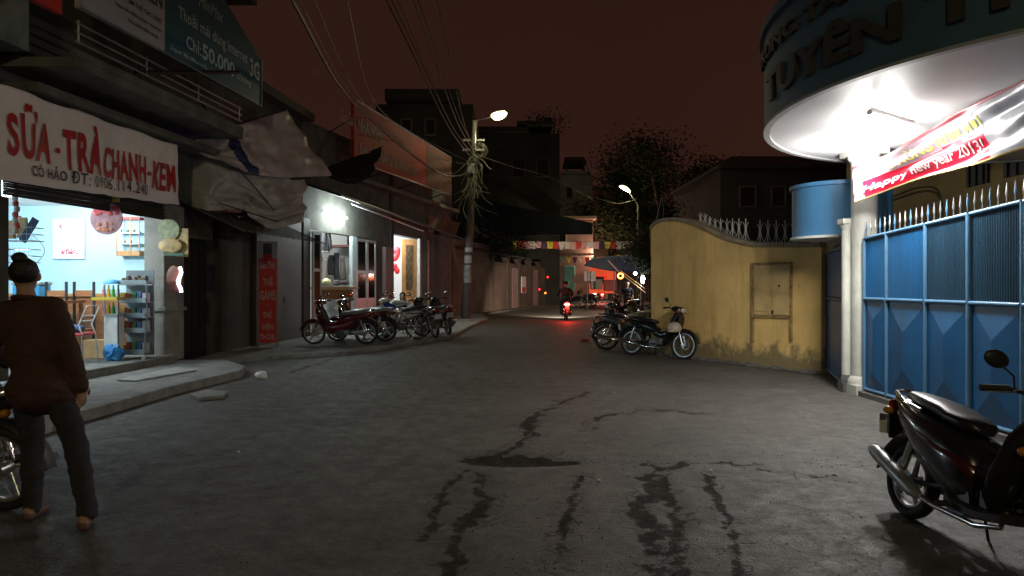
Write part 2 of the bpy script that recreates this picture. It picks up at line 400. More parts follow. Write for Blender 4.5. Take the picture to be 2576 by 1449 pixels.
    agg = ramp(vo.outputs["Distance"], [(0, (1.5,1.45,1.4)), (.28, (1,1,1)), (.8, (.62,.62,.62))])
    c = mix(.55, c, agg, 'MULTIPLY')
    c = mix(.75, c, ramp(ns(30, 8, .85), [(.36, (.55,.55,.55)), (.5, (1,1,1)), (.64, (1.5,1.5,1.5))]), 'MULTIPLY')
    c = mix(.6, c, ramp(ns(3.2, 8, .75), [(.36, (.70,.68,.66)), (.5, (1,1,1)), (.66, (1.25,1.25,1.22))]), 'MULTIPLY')
    cr_ = n.nodes.new("ShaderNodeAttribute"); cr_.attribute_name = "crack"
    def math_(op, a, b_):
        x = n.nodes.new("ShaderNodeMath"); x.operation = op
        for i, s_ in ((0, a), (1, b_)):
            if hasattr(s_, 'links'): K(s_, x.inputs[i])
            else: x.inputs[i].default_value = s_
        return x.outputs[0]
    jag = math_('MULTIPLY', math_('SUBTRACT', ns(8, 12, .8), .5), .95)
    fld = math_('ADD', cr_.outputs["Fac"], jag)
    deep = ramp(fld, [(.0, (0,0,0)), (.89, (0,0,0)), (.97, (1,1,1))])
    worn = ramp(fld, [(.0, (0,0,0)), (.42, (0,0,0)), (.62, (1,1,1))])
    c = mix(math_('MULTIPLY', worn, .34), c, (.034,.027,.020))
    # hairline cracks, only where the surface is broken up
    vd = n.nodes.new("ShaderNodeTexVoronoi"); vd.feature = 'DISTANCE_TO_EDGE'; vd.inputs["Scale"].default_value = 2.1
    wp = n.nodes.new("ShaderNodeVectorMath"); wp.operation = 'ADD'; nv = n.nodes.new("ShaderNodeTexNoise"); nv.inputs["Scale"].default_value = 3.5; nv.inputs["Detail"].default_value = 8
    K(t.outputs["Object"], nv.inputs["Vector"]); sc_ = n.nodes.new("ShaderNodeVectorMath"); sc_.operation = 'SCALE'; sc_.inputs["Scale"].default_value = .5
    K(nv.outputs["Color"], sc_.inputs[0]); K(t.outputs["Object"], wp.inputs[0]); K(sc_.outputs[0], wp.inputs[1]); K(wp.outputs[0], vd.inputs["Vector"])
    hair = ramp(vd.outputs["Distance"], [(0, (1,1,1)), (.006, (.6,.6,.6)), (.014, (0,0,0))])
    hz_ = ramp(ns(.8, 3), [(.50, (.0,)*3), (.60, (1,1,1))])
    hair = math_('MULTIPLY', hair, math_('MAXIMUM', math_('MULTIPLY', hz_, .25), worn))
    br = ramp(ns(16, 6, .7), [(.35, (.002,.0015,.001)), (.55, (.010,.006,.004)), (.75, (.035,.022,.015))])
    c = mix(math_('MULTIPLY', hair, .8), c, (.010,.008,.006))
    c = mix(math_('MULTIPLY', deep, .66), c, br); K(c, b.inputs["Base Color"]); K(math_('SUBTRACT', .45, math_('MULTIPLY', deep, .40)), b.inputs["Specular IOR Level"])
    rr = ramp(ns(6, 6, .8), [(.35, (.50,)*3), (.65, (.85,)*3)]); K(rr, b.inputs["Roughness"])
    bp = n.nodes.new("ShaderNodeBump"); bp.inputs["Strength"].default_value = .7; bp.inputs["Distance"].default_value = .006
    K(vo.outputs["Distance"], bp.inputs["Height"])
    bp2 = n.nodes.new("ShaderNodeBump"); bp2.inputs["Strength"].default_value = .5; bp2.inputs["Distance"].default_value = .012
    K(ns(22, 8, .75), bp2.inputs["Height"]); K(bp.outputs[0], bp2.inputs["Normal"])
    bp3 = n.nodes.new("ShaderNodeBump"); bp3.invert = True; bp3.inputs["Strength"].default_value = 1.; bp3.inputs["Distance"].default_value = .03
    K(math_('MAXIMUM', deep, math_('MULTIPLY', hair, .5)), bp3.inputs["Height"]); K(bp2.outputs[0], bp3.inputs["Normal"]); K(bp3.outputs[0], b.inputs["Normal"])
    me.materials.append(m)
build_road()

L = lambda Y: -7.43+.093*Y                         # facade of the tea shop and its neighbour
S = lambda Y: -5.68+.24*(Y-18.8)                   # tailor shop and the house beside it
T = lambda Y: -2.80+.27*(Y-30.8)                   # walls further up the lane
def yx(x, fn, off=0.):
    k = (x-CX)/F; a = fn(0)+off; b = fn(1)-fn(0); return a/(k-b)

def slab(name, poly, z0, z1, m, bv=.02):
    mb = MB(); mb.prism(poly, (0,0,z0), (1,0,0), (0,1,0), (0,0,z1-z0)); o = mb.build(name, m, kind="structure")
    if bv: bevel(o, bv, 2)
    return o
slab("left_pavement", [(-9.6,2),(-4.74,2),(-4.68,7.6),(-4.62,9.4),(-4.36,11.2),(-4.52,11.8),(-5.2,12.7),(L(13.0)-3,13.0)], -.1, .125, M['conc'])
slab("shop_pavement", [(-6.0,13.05),(-5.25,13.35),(-4.55,14.15),(-3.45,14.8),(-2.75,16.4),(-2.35,17.6),(-1.65,19.7),(-1.45,23.6),(-1.0,29.5),(T(34)+.5,34),(T(34)-2,34),(-7,20)], -.1, .085, M['conc'])
slab("far_pavement", [(T(34.1)-3,34.1),(T(34.1)+.45,34.1),(T(60)+.5,60),(T(60)-2,60)], -.1, .10, M['concdark'])

# ------------------------------------------------------------------ the tea shop house
def tea_shop():
    t = thing("shop_house", "tea shop house with open bright blue room under the white banner", "shop house", (L(11),11,0))
    Y0, Y1 = 9.1, 12.43
    mb = MB(); mb.fb(4, Y1+.02, -.1, .25, -3.2, .3, L); bevel(mb.build("shop_floor", M['conc'], t), .015)
    mb = MB(); mb.fb(3, Y0, .25, 2.65, -.25, .0, L); mb.fb(3, 14.2, 2.95, 9.5, -.3, .0, L); mb.fb(3, 3.3, 0, 9.5, -4, -.3, L)
    mb.build("wall", M['dplaster'], t)
    mb = MB(); mb.fb(Y1, 13.06, .12, 2.95, -.3, .06, L); mb.fb(Y1-.04, 13.1, 1.02, 1.09, -.3, .10, L); bevel(mb.build("pillar", M['plaster'], t), .01)
    # room of its own: far side wall, back wall, near side wall and ceiling
    mb = MB()
    mb.hexa([(-9.6,12.8,.25),(L(Y1)-.02,12.8,.25),(L(Y1)-.02,12.9,.25),(-9.6,12.9,.25),(-9.6,12.8,2.95),(L(Y1)-.02,12.8,2.95),(L(Y1)-.02,12.9,2.95),(-9.6,12.9,2.95)])
    mb.build("room_wall", M['cyan'], t)
    mb = MB(); mb.box((-9.45,10.9,1.6), (.1,3.75,2.7)); mb.build("room_wall", M['cyan'], t)
    mb = MB(); mb.box((-8.1,8.95,1.6), (3,.1,2.7)); mb.build("room_wall", M['cyan'], t)
    mb = MB(); mb.fb(8.9, 12.9, 2.95, 3.05, -3.2, -.32, L); mb.build("ceiling", M['whitep'], t)
    mb = MB()
    for i in range(9): mb.fb(Y0-.1, Y1+.05, 2.66+i*.033, 2.69+i*.033, .0, .05+.012*(i % 2), L)
    mb.build("rolled_shutter", mat('dark_shutter', (.028,.03,.022), .55, .3), t)
    # wooden dado on the back of the room
    mb = MB(); mb.box((-7.95,12.76,.85), (3.0,.05,.95)); mb.build("dado", M['wood'], t)
    mb = MB(); mb.box((-7.95,12.73,1.31), (3.0,.09,.05)); mb.build("dado_rail", M['woodo'], t)
    # balcony
    mb = MB(); mb.fb(8.85, 13.3, 4.28, 4.40, 0, 1.05, L); mb.fb(8.85, 13.3, 4.40, 4.50, .99, 1.06, L); mb.build("balcony_slab", mat('balcony_concrete', (.11,.11,.095), .85, var=.3, scale=3, dirt=.6), t)
    mb = MB(); mb.fb(8.9, 13.6, 3.98, 4.1, 0, .55, L); bevel(mb.build("ledge", mat('balcony_concrete', (.11,.11,.095), .85, var=.3, scale=3, dirt=.6), t), .01)
    mb = MB(); mb.fb(6.2, 8.8, 4.45, 5.4, 0, .5, L); mb.fb(6.2, 8.82, 5.4, 5.5, 0, .56, L); mb.build("ledge", mat('grey_green_board', (.17,.2,.17), .8, dirt=.4), t)
    for k, z in enumerate((4.62, 4.74, 4.86)):
        mb = MB(); mb.tube([(L(8.9)+1.02,8.9,z),(L(13.3)+1.02,13.3,z)], .016, 6); mb.build("rail", M['galv'], t)
    for k in range(4):
        y = 8.95+k*1.42; mb = MB(); mb.tube([(L(y)+1.02,y,4.6),(L(y)+1.02,y,4.9)], .014, 6); mb.build("baluster", M['galv'], t)
    mb = MB(); mb.fb(5, 14.2, 7.2, 7.35, -.3, .9, L); mb.fb(14.05, 14.2, 2.95, 9.5, -4.5, -.3, L); mb.build("roof_slab", M['dplaster'], t)
    for y in ():
        mb = MB(); mb.fb(y, y+1.0, 4.7, 6.4, .004, .03, L); w = mb.build("window", M['glass'], t)
        mb = MB()
        for (a, b, c, d) in ((y-.05,y,4.65,6.45),(y+1,y+1.05,4.65,6.45),(y,y+1,6.4,6.45),(y,y+1,4.65,4.7),(y+.48,y+.52,4.7,6.4)): mb.fb(a, b, c, d, .004, .05, L)
        mb.build("frame", M['wood'], w)
    # ceiling tube that lights the room
    mb = MB(); mb.cyl((-8.3,10.6,2.86), (-7.1,10.6,2.86), .018, n=10); mb.build("tube_lamp", mat('lit_tube', (1,1,1), .5, emit=(.85,.97,1), es=12), t)
    lamp("room_light", (-7.7,10.6,2.75), 175, (.88,.96,1), .12, t)
    lamp("room_light", (-7.4,11.9,2.75), 30, (.88,.96,1), .12, t)
tea_shop()

# the long white banner
def banner():
    ya, yb = 6.4, 12.2
    def f(u, v, d=0.):
        y = ya+(yb-ya)*u; zt = 3.95-.05*math.sin(u*PI*5)**2*.6; zb = 2.765+.20*(u-.35)
        z = zt+(zb-zt)*v
        w = .02*math.sin(u*31+v*2)+.025*noise.noise(Vector((u*16, v*3, 4)))+.02*max(0, noise.noise(Vector((u*34, v*2.5, 8)))-.15)
        return Vector((L(y)+.43+w*(.4+.8*v)+d, y-.1*d, z+.012*noise.noise(Vector((u*20, v*2, 1)))))
    t = thing("shop_banner", "long wrinkled white banner in red letters SỮA TRÀ CHANH KEM above the blue room", "banner", (L(ya)+.43,ya,2.8))
    grid_surf(lambda u, v: f(u, v), 260, 40, "banner_sheet", M['vinylban'], t, thick=.002)
    def um(y): return (y-ya)/(yb-ya)
    def put(txt, x0, x1, vt, vb, m, off, cuts=12, sp=1.):
        Ya, Yb = yx(x0, L, .43), yx(x1, L, .43); ua, ub = um(Ya), um(Yb)
        text_on(txt, lambda a, b: f(ua+(ub-ua)*a, vb+(vt-vb)*b, .022), m, t, offset=off if "Đ" not in txt else 0., cuts=cuts, space=sp)
    put("SỮA", 14, 128, .13, .73, M['redlet'], .030, 24, 1.12)
    put("-", 138, 150, .52, .58, M['redlet'], .04)
    put("TRÀ", 158, 252, .14, .76, M['redlet'], .030, 24, 1.12)
    put("CHANH", 258, 362, .34, .77, M['redlet'], .028, 30, 1.12)
    put("-", 366, 376, .56, .62, M['redlet'], .04)
    put("KEM", 382, 438, .36, .80, M['redlet'], .028, 18, 1.12)
    put("CÔ HẢO", 76, 165, .74, .90, M['blacklet'], .014, 24, 1.12)
    put("ĐT: 0906.114.240", 176, 368, .76, .915, M['blacklet'], .012, 40, 1.1)
    put("A", -60, -8, .14, .72, M['redlet'], .045, 12)
    for k in range(6):
        y = 7+k*1.0; mb = MB(); mb.tube([f(um(y), 0), (L(y)+.1, y, 4.1)], .004, 5); mb.build("cord", M['cable'], t)
banner()

# big teal and white sign on the balcony
def telecom_sign():
    o = 1.3; y0, ym, y1 = 8.6, yx(415, L, o), 13.5
    fx = lambda y: L(y)+o
    t = thing("telecom_sign", "large teal and white advertising board above the balcony offering 3G for 50.000", "sign", (fx(y0),y0,4.9))
    def board(a, b, za, zb, m, nm):
        mb = MB(); mb.hexa([(fx(a)-.08,a,4.93),(fx(a),a,4.93),(fx(b),b,4.97),(fx(b)-.08,b,4.97),(fx(a)-.08,a,za),(fx(a),a,za),(fx(b),b,zb),(fx(b)-.08,b,zb)])
        return mb.build(nm, m, t)
    board(y0, ym-.004, 7.2, 7.2, M['signw'], "white_panel")
    mb = MB(); mb.prism([(ym,4.95),(y1,4.97),(y1+.02,5.85),(12.15,6.45),(11.0,7.2),(ym,7.2)], (L(0)+o,0,0), (L(1)-L(0),1,0), (0,0,1), (-.08,0,0)); mb.build("teal_panel", M['teal'], t)
    mb = MB(); mb.tube([(fx(y0),y0,7.2),(fx(y0)+.01,y0-.01,4.93),(fx(y1)+.01,y1+.02,4.97),(fx(y1)+.01,y1+.04,5.86)], .013, 6); mb.build("frame", M['galv'], t)
    def put(txt, xa, xb, za, zb, m, off=.01, it=0):
        a, b = yx(xa, L, o), yx(xb, L, o)
        text_on(txt, lambda u, v: Vector((fx(a+(b-a)*u)+.006, a+(b-a)*u, za+(zb-za)*v)), m, t, offset=off, italic=it)
    tl = mat('teal_sign_letters', (.42,.52,.54), .5)
    put("Thoải mái dùng Internet", 448, 622, 5.55, 5.82, tl)
    put("3G", 628, 652, 5.42, 5.76, tl, .02)
    put("Chỉ:", 468, 505, 5.22, 5.44, tl)
    put("50.000", 508, 590, 5.20, 5.46, tl, .03)
    put("đ/tháng", 594, 630, 5.18, 5.35, tl)
    put("MiniMax", 500, 560, 6.02, 6.22, tl, .0, .2)
    put("Super MiniMax mới", 428, 520, 5.03, 5.13, tl)
    dk = mat('dark_sign_letters', (.035,.03,.045), .5)
    put("CHỊ LIÊN", 300, 430-22, 5.50, 5.84, dk, .03)
    put("ĐẠI LÝ SIM THẺ CÁC LOẠI", 285, 404, 5.33, 5.44, dk)
    put("Nạp tiền điện thoại - Internet", 290, 404, 5.20, 5.28, dk)
    put("Sửa chữa điện thoại", 322, 396, 5.08, 5.15, dk)
    mb = MB()
    mb.tube([P(340,182,10.2), P(600,182,12.2)], .035, 6); mb.tube([P(460,182,11.4), P(545,318,12.6)], .025, 6); mb.tube([P(350,160,10.6), P(350,222,10.6)], .015, 6)
    tag(mb.build("sign_bracket", M['dmetal']), "black steel bracket with diagonal strut in front of the balcony", "bracket")
telecom_sign()
mb = MB(); mb.fb(7.85, 8.45, 4.78, 6.6, 1.1, 1.18, L)
tag(mb.build("red_board", M['red']), "dark red board in the top left corner above the grey ledge", "board")

# ------------------------------------------------------------------ things in and on the tea shop
def room_things():
    Yw = 12.79
    t = thing("framed_picture", "white framed picture with red flowers on the pale blue wall", "picture", P(175,652,Yw))
    a, b = P(135,652,Yw), P(215,550,Yw); w = b.x-a.x; h = b.z-a.z
    mb = MB(); mb.box((a.x+w/2, Yw-.02, a.z+h/2), (w,.045,h)); bevel(mb.build("frame", M['whitep'], t), .012)
    mb = MB(); mb.box((a.x+w/2, Yw-.046, a.z+h/2), (w*.66,.008,h*.76)); mb.build("print", mat('pale_print', (.62,.62,.68), .4, var=.25, scale=14), t)
    mb = MB()
    for k in range(22):
        x = a.x+w*R.uniform(.3,.8); z = a.z+h*R.uniform(.13,.24); mb.ell((x,Yw-.052,z), (.016,.002,.013), nu=8, nv=4)
    for k in range(6): mb.ell((a.x+w*R.uniform(.24,.3), Yw-.052, a.z+h*R.uniform(.75,.85)), (.014,.002,.012), nu=8, nv=4)
    mb.build("flowers", mat('flower_print', (.6,.06,.1), .5), t)
    # hanging wall shelf
    t = thing("wall_shelf", "small wooden hanging shelf with red top on the blue wall", "shelf", P(335,645,Yw))
    a, b = P(306,645,Yw), P(362,548,Yw); W = b.x-a.x; D = .16
    for z, m, hh in ((a.z+.05, M['woodo'], .09), (a.z+.22, M['galv'], .015), (a.z+.42, M['galv'], .015), (b.z-.02, M['red'], .05)):
        mb = MB(); mb.box((a.x+W/2, Yw-D/2, z), (W, D, hh)); mb.build("shelf_board", m, t)
    for x in (a.x, b.x, a.x+W*.62):
        mb = MB(); mb.box((x, Yw-D, (a.z+b.z)/2), (.014,.014,b.z-a.z)); mb.build("upright", M['woodo'], t)
    for k in range(5):
        mb = MB(); zz = a.z+(.235 if k % 2 else .435); mb.ell((a.x+.05+k*.06, Yw-D*.6, zz+.03), (.02,.02,.03), nu=8, nv=5)
        tag(mb.build("trinket", M['card']), "small brown trinket on the %s board of the hanging wall shelf, %s" % ("lower" if k % 2 else "upper", ("at its left end","left of centre","at its middle","right of centre","at its right end")[k]), "trinket", "trinkets on the wall shelf")
    # display rack with snacks
    t = thing("display_rack", "tall grey snack display rack with four shelves beside the pillar", "rack", (-6.35,11.75,.25))
    x0, x1 = P(302,900,11.75).x, P(372,900,11.75).x; W = x1-x0; zb = .30
    mb = MB(); mb.box((x0+W/2, 11.95, 1.02), (W,.03,1.45)); mb.build("back_panel", mat('rack_panel', (.16,.19,.21), .5), t)
    for k, z in enumerate((.34, .70, .95, 1.2, 1.50)):
        mb = MB(); mb.box((x0+W/2, 11.8, z), (W, .32-.03*k, .02)); mb.box((x0+W/2, 11.64+.012*k, z+.04), (W,.012,.075)); mb.build("rack_shelf", M['galv'], t)
    for s in (0, 1):
        mb = MB(); mb.tube([(x0+W*s,11.64,.3),(x0+W*s,11.66,.6),(x0+W*s,11.72,.95),(x0+W*s,11.7,1.5)], .012, 6); mb.build("upright", M['galv'], t)
        mb = MB(); mb.torus((x0+.03+(W-.06)*s,11.66,.275), .022, .01, nu=12, nv=6); mb.build("castor", M['whitep'], t)
    cols = [(.5,.35,.05),(.35,.05,.04),(.1,.3,.12),(.08,.14,.35),(.45,.42,.4)]
    for k in range(20):
        lv = k // 5; z = (.35,.71,.96,1.21)[lv]; x = x0+.05+(k % 5)*(W-.1)/4; hgt = R.uniform(.13,.19)
        c = MB(); c.box((x,11.79,z+hgt/2), (.07,.12,hgt), Matrix.Rotation(R.uniform(-.15,.15),3,'Y')); o = c.build("snack_packet", mat('packet_%d' % (k % 5), cols[k % 5], .35))
        tag(o, "%s snack packet standing on the %s shelf of the grey display rack" % (("yellow","red","green","blue","pale grey")[k % 5], ("lowest","second lowest","third","highest open")[lv]), "snack packet", "snack packets on the display rack")
    for k in range(9):
        c = MB(); c.ell((x0+.04+k*.048, 11.78+.03*(k % 2), 1.56+.02*(k % 3)), (.04,.04,.06), nu=8, nv=6); o = c.build("sweet_jar", mat('jar_%d' % (k % 3), [(.12,.13,.05),(.2,.12,.08),(.06,.05,.06)][k % 3], .3))
        tag(o, "dark sweet jar on top of the display rack, %s from the left" % ("first","second","third","fourth","fifth","sixth","seventh","eighth","ninth")[k], "jar", "jars on top of the display rack")
    # little drinks stand in front
    xa, xb = P(262,900,11.5).x, P(304,900,11.5).x; w = xb-xa
    t = thing("drinks_stand", "white and yellow drinks stand with blue bag at its foot left of the grey rack", "stand", (xa,11.5,.25))
    mb = MB(); mb.box((xa+w*.6,11.5,.74), (w*.8,.2,.5)); bevel(mb.build("front_panel", M['whitep'], t))
    mb = MB(); mb.box((xa+w*.35,11.46,1.27), (w*1.5,.26,.05)); mb.build("tray", mat('yellow_tray', (.6,.45,.04), .4), t)
    mb = MB(); mb.box((xa+w*.6,11.5,1.0), (w*.85,.24,.02)); mb.build("shelf_board", M['galv'], t)
    for s in (.2, 1.0):
        mb = MB(); mb.tube([(xa+w*s,11.42,.27),(xa+w*s,11.42,1.5)], .01, 6); mb.build("upright", M['chrome'], t)
    mb = MB(); mb.ell((xa+w*.45,11.5,1.52), (.14,.1,.07), nu=14, nv=8, z0=-.1); mb.build("lid", mat('sky_blue_plastic', (.08,.4,.7), .4), t)
    for k in range(8):
        up = k < 4; x = xa+.02+(k % 4)*w*.28; z = 1.30 if up else 1.02
        c = MB(); c.tube([(x,11.46,z),(x,11.46,z+.11),(x,11.46,z+.13),(x,11.46,z+.19)], [.028,.028,.014,.012], 10)
        tag(c.build("bottle", mat('bottle_%d' % (k % 4), [(.5,.1,.1),(.55,.4,.03),(.05,.3,.06),(.35,.35,.33)][k % 4], .2), smooth=True),
            "%s bottle on the %s of the white and yellow drinks stand" % (("pink","yellow","green","clear grey")[k % 4], "upper tray" if up else "lower shelf"), "bottle", "bottles on the drinks stand, upper tray" if up else "bottles on the drinks stand, lower shelf")
    bag = MB(); bag.ell((xa+w*.75,11.42,.38), (.13,.09,.14), nu=28, nv=18)
    for v in bag.v: v += Vector((noise.noise(v*14)*.09, noise.noise(v*17)*.06, noise.noise(v*12+Vector((5,0,0)))*.10))
    tag(bag.build("plastic_bag", mat('blue_plastic_bag', (.04,.25,.6), .3), smooth=True), "crumpled blue plastic bag at the foot of the drinks stand", "bag")
    # metal chair with a red seat
    t = thing("chair", "metal tube chair with red seat and ladder back in the blue room", "chair", (-6.95,11.2,.25))
    cx, cy = -6.98, 11.15; s = .2
    mb = MB(); mb.box((cx-.02,cy,.25+.46), (.44,.4,.045)); bevel(mb.build("seat", mat('red_seat_vinyl', (.45,.03,.03), .4), t), .02)
    for dx, dy, top in ((-.2,-.18,.45),(.2,-.18,.45),(-.2,.18,.45),(.2,.18,.45)):
        mb = MB(); mb.tube([(cx+dx*1.15,cy+dy*1.1,.25),(cx+dx,cy+dy,.25+top)], .011, 8); mb.build("leg", M['chrome'], t)
    for sy in (-.17, .17):
        mb = MB(); mb.tube([(cx+.2,cy+sy,.7),(cx+.14,cy+sy,.86),(cx+.27,cy+sy,1.16)], .011, 8); mb.build("back_post", M['whitep'], t)
    for z, x in ((.92,.16),(1.0,.20),(1.16,.27)):
        mb = MB(); mb.tube([(cx+x,cy-.17,z),(cx+x,cy+.17,z)], .010, 8); mb.build("back_bar", M['whitep'], t)
    cl = MB(); cl.ell((cx-.08,cy,.79), (.2,.17,.07), nu=16, nv=8)
    for v in cl.v: v += Vector((0,0,noise.noise(v*11)*.05))
    tag(cl.build("folded_jacket", mat('denim', (.05,.11,.24), .8), smooth=True), "crumpled blue jacket lying on the red chair seat", "jacket")
    mb = MB(); mb.box((-6.95,11.75,.42), (.42,.3,.3)); o = mb.build("cardboard_box", M['card']); tag(o, "brown cardboard box on the floor behind the red chair", "box")
    # folded tables, cooler
    t = thing("cooler", "blue and grey cool box on the table at the left of the room", "cooler", (-8.35,12.1,1.0))
    mb = MB(); mb.box((-8.35,12.1,1.36), (.46,.32,.26)); bevel(mb.build("body", mat('blue_box', (.03,.22,.42), .4), t), .02)
    mb = MB(); mb.box((-8.35,12.1,1.52), (.49,.35,.06)); bevel(mb.build("lid", mat('grey_lid', (.25,.3,.3), .5), t), .02)
    t = thing("table", "dark wooden table under the blue cool box", "table", (-8.3,12.1,.25))
    mb = MB(); mb.box((-8.2,12.1,1.20), (1.2,.6,.05)); mb.build("tabletop", M['wood'], t)
    for dx in (-.55,.55):
        for dy in (-.25,.25):
            mb = MB(); mb.box((-8.2+dx,12.1+dy,.72), (.05,.05,.92)); mb.build("leg", M['wood'], t)
    for k, (x, y, lab) in enumerate(((-7.8,11.75,"dark wooden chair upended beside the cool box"),(-7.45,11.95,"dark chair standing between the cool box and the metal chair"))):
        t = thing("wooden_chair", lab, "chair", (x,y,.25))
        mb = MB(); mb.box((x,y,.72), (.38,.36,.04)); mb.build("seat", M['wood'], t)
        for dx in (-.17,.17):
            mb = MB(); mb.box((x+dx,y+.16,.9), (.035,.03,1.3)); mb.build("back_post", M['dmetal'], t)
            mb = MB(); mb.box((x+dx,y-.16,.48), (.035,.03,.46)); mb.build("leg", M['dmetal'], t)
        mb = MB(); mb.box((x,y+.16,1.35), (.32,.02,.1)); mb.build("backrest", M['wood'], t)
    # wire basket rack by the entrance, with bags
    t = thing("wire_rack", "wire wall rack with paper bags at the left edge of the blue room", "rack", P(45,670,9.35))
    Yr = 9.45
    for y0, wd in ((605, 78), (660, 70)):
        mb = MB(); a = P(2,y0,Yr)
        for k in range(3): mb.tube([a+Vector((0,0,.09*k)), a+Vector((wd/F*Yr,0,.09*k)), a+Vector((wd/F*Yr,.25,.09*k)), a+Vector((0,.25,.09*k)), a+Vector((0,0,.09*k))], .005, 5)
        for k in range(7): mb.tube([a+Vector((wd/F*Yr*k/6,0,.2)), a+Vector((wd/F*Yr*k/6,0,0)), a+Vector((wd/F*Yr*k/6,.25,0))], .003, 4)
        mb.build("basket", M['galv'], t)
    mb = MB(); pts = [P(70,600,Yr)+Vector((.16*math.sin(q*PI/10), .1, -.42*q/10+.05)) for q in range(11)]; mb.tube(pts, .005, 5); mb.build("side_hoop", M['galv'], t)
    for k, (x, y, w_, h_, m) in enumerate(((14,600,20,46,M['card']),(42,598,26,52,M['card']),(36,580,16,38,mat('red_bag',(.5,.1,.06),.4)))):
        a = P(x,y,Yr+.08+.05*k); mb = MB(); mb.hexa([a+Vector(q) for q in ((0,0,0),(w_*.0054,0,0),(w_*.0054,.06,0),(0,.06,0),(.02,.02,h_*.0054),(w_*.0054-.02,.02,h_*.0054),(w_*.0054-.02,.04,h_*.0054),(.02,.04,h_*.0054))])
        tag(mb.build("paper_bag", m), ["narrow brown paper bag at the left in the wire rack","wide brown paper bag in the middle of the wire rack","red bag leaning between brown bags in the wire rack"][k], "bag")
    a = P(62,608,Yr+.1); mb = MB(); mb.box(a+Vector((.06,0,.16)), (.10,.02,.36), Matrix.Rotation(.55,3,'Y')); tag(mb.build("tablet_case", M['navyc']), "flat black case leaning out of the wire rack", "case")
    mb = MB(); 
    for k in range(9): mb.ell(P(40,470+k*14,9.3)+Vector((.015*math.sin(k*2),0,0)), (.045,.03,.05), nu=8, nv=6, mi=k % 2)
    tag(mb.build("hanging_sachets", [mat('sachet_a',(.5,.4,.38),.3), mat('sachet_b',(.5,.07,.06),.3)], smooth=True), "strip of red and white sachets hanging left of the blue room", "sachets")
    # round hanging paper sign of fruit cups
    c = P(268,550,11.0); t = thing("round_sign", "round red and pink hanging sign in front of the blue wall", "sign", c)
    mb = MB(); mb.cyl(c+Vector((0,-.01,0)), c+Vector((0,.01,0)), .255, n=40); mb.build("disc", mat('pink_print', (.36,.17,.19), .45, var=.35, scale=9), t)
    for dx, nm, cc in ((-.17,"pot",(.35,.2,.1)),(.15,"pot",(.45,.32,.05))):
        mb = MB(); mb.box(c+Vector((dx,0,.31)), (.11,.02,.1)); mb.build(nm, mat('pot_%d' % int(cc[0]*100), cc, .5), t)
    mb = MB()
    for k in range(16): mb.ell(c+Vector((R.uniform(-.17,.17),-.014,R.uniform(.07,.19))), (.045,.004,.035), nu=10, nv=4)
    mb.build("strawberries", M['redlet'], t)
    mb = MB()
    for k in range(16): mb.ell(c+Vector((R.uniform(-.12,.12),-.014,R.uniform(-.19,-.08))), (.035,.004,.025), nu=10, nv=4)
    mb.build("fruit_pieces", mat('orange_fruit', (.4,.13,.05), .5), t)
    mb = MB(); mb.tube([c+Vector((0,0,.26)), c+Vector((0,0,.45))], .004, 5); mb.build("cord", M['cable'], t)
    # ice-cream shaped board on the pillar
    yp = 12.25
    c = P(424,578,yp); t = thing("ice_cream_sign", "scalloped ice cream shaped board fixed to the grey pillar", "sign", c)
    gm = mat('green_print', (.17,.2,.09), .5, var=.5, scale=12); ym = mat('cream_print', (.36,.26,.10), .5, var=.4, scale=12)
    mb = MB(); mb.cyl(c, c+Vector((0,.03,0)), .19, n=30); mb.build("scoop", gm, t)
    q = P(430,618,yp)+Vector((0,-.03,0)); mb = MB(); mb.ell(q, (.21,.02,.13), nu=24, nv=8); mb.build("scoop", ym, t)
    q = P(455,610,yp); mb = MB(); mb.box(q+Vector((0,.05,0)), (.22,.03,.5)); mb.build("backing_board", ym, t)
    q = P(440,640,yp); mb = MB(); mb.box(q+Vector((0,-.02,0)), (.34,.03,.05)); mb.build("rim", mat('dark_green', (.03,.1,.06), .5), t)
    # small light box
    c = P(438,702,yp); t = thing("light_box_sign", "small oval red sign with a bright white tube at its edge", "sign", c)
    mb = MB(); mb.ell(c, (.14,.03,.24), nu=24, nv=12); mb.build("panel", mat('brown_red_print', (.16,.05,.03), .5, var=.4, scale=10), t)
    pts = [P(452+4*math.sin(k*.9), 672+k*7, yp-.06) for k in range(10)]
    mb = MB(); mb.tube(pts, .028, 8); mb.build("tube_lamp", mat('violet_tube', (1,1,1), .5, emit=(.86,.75,1), es=9), t)
    lamp("sign_light", P(456,702,yp-.15), .5, (.8,.65,1), .05, t)
room_things()

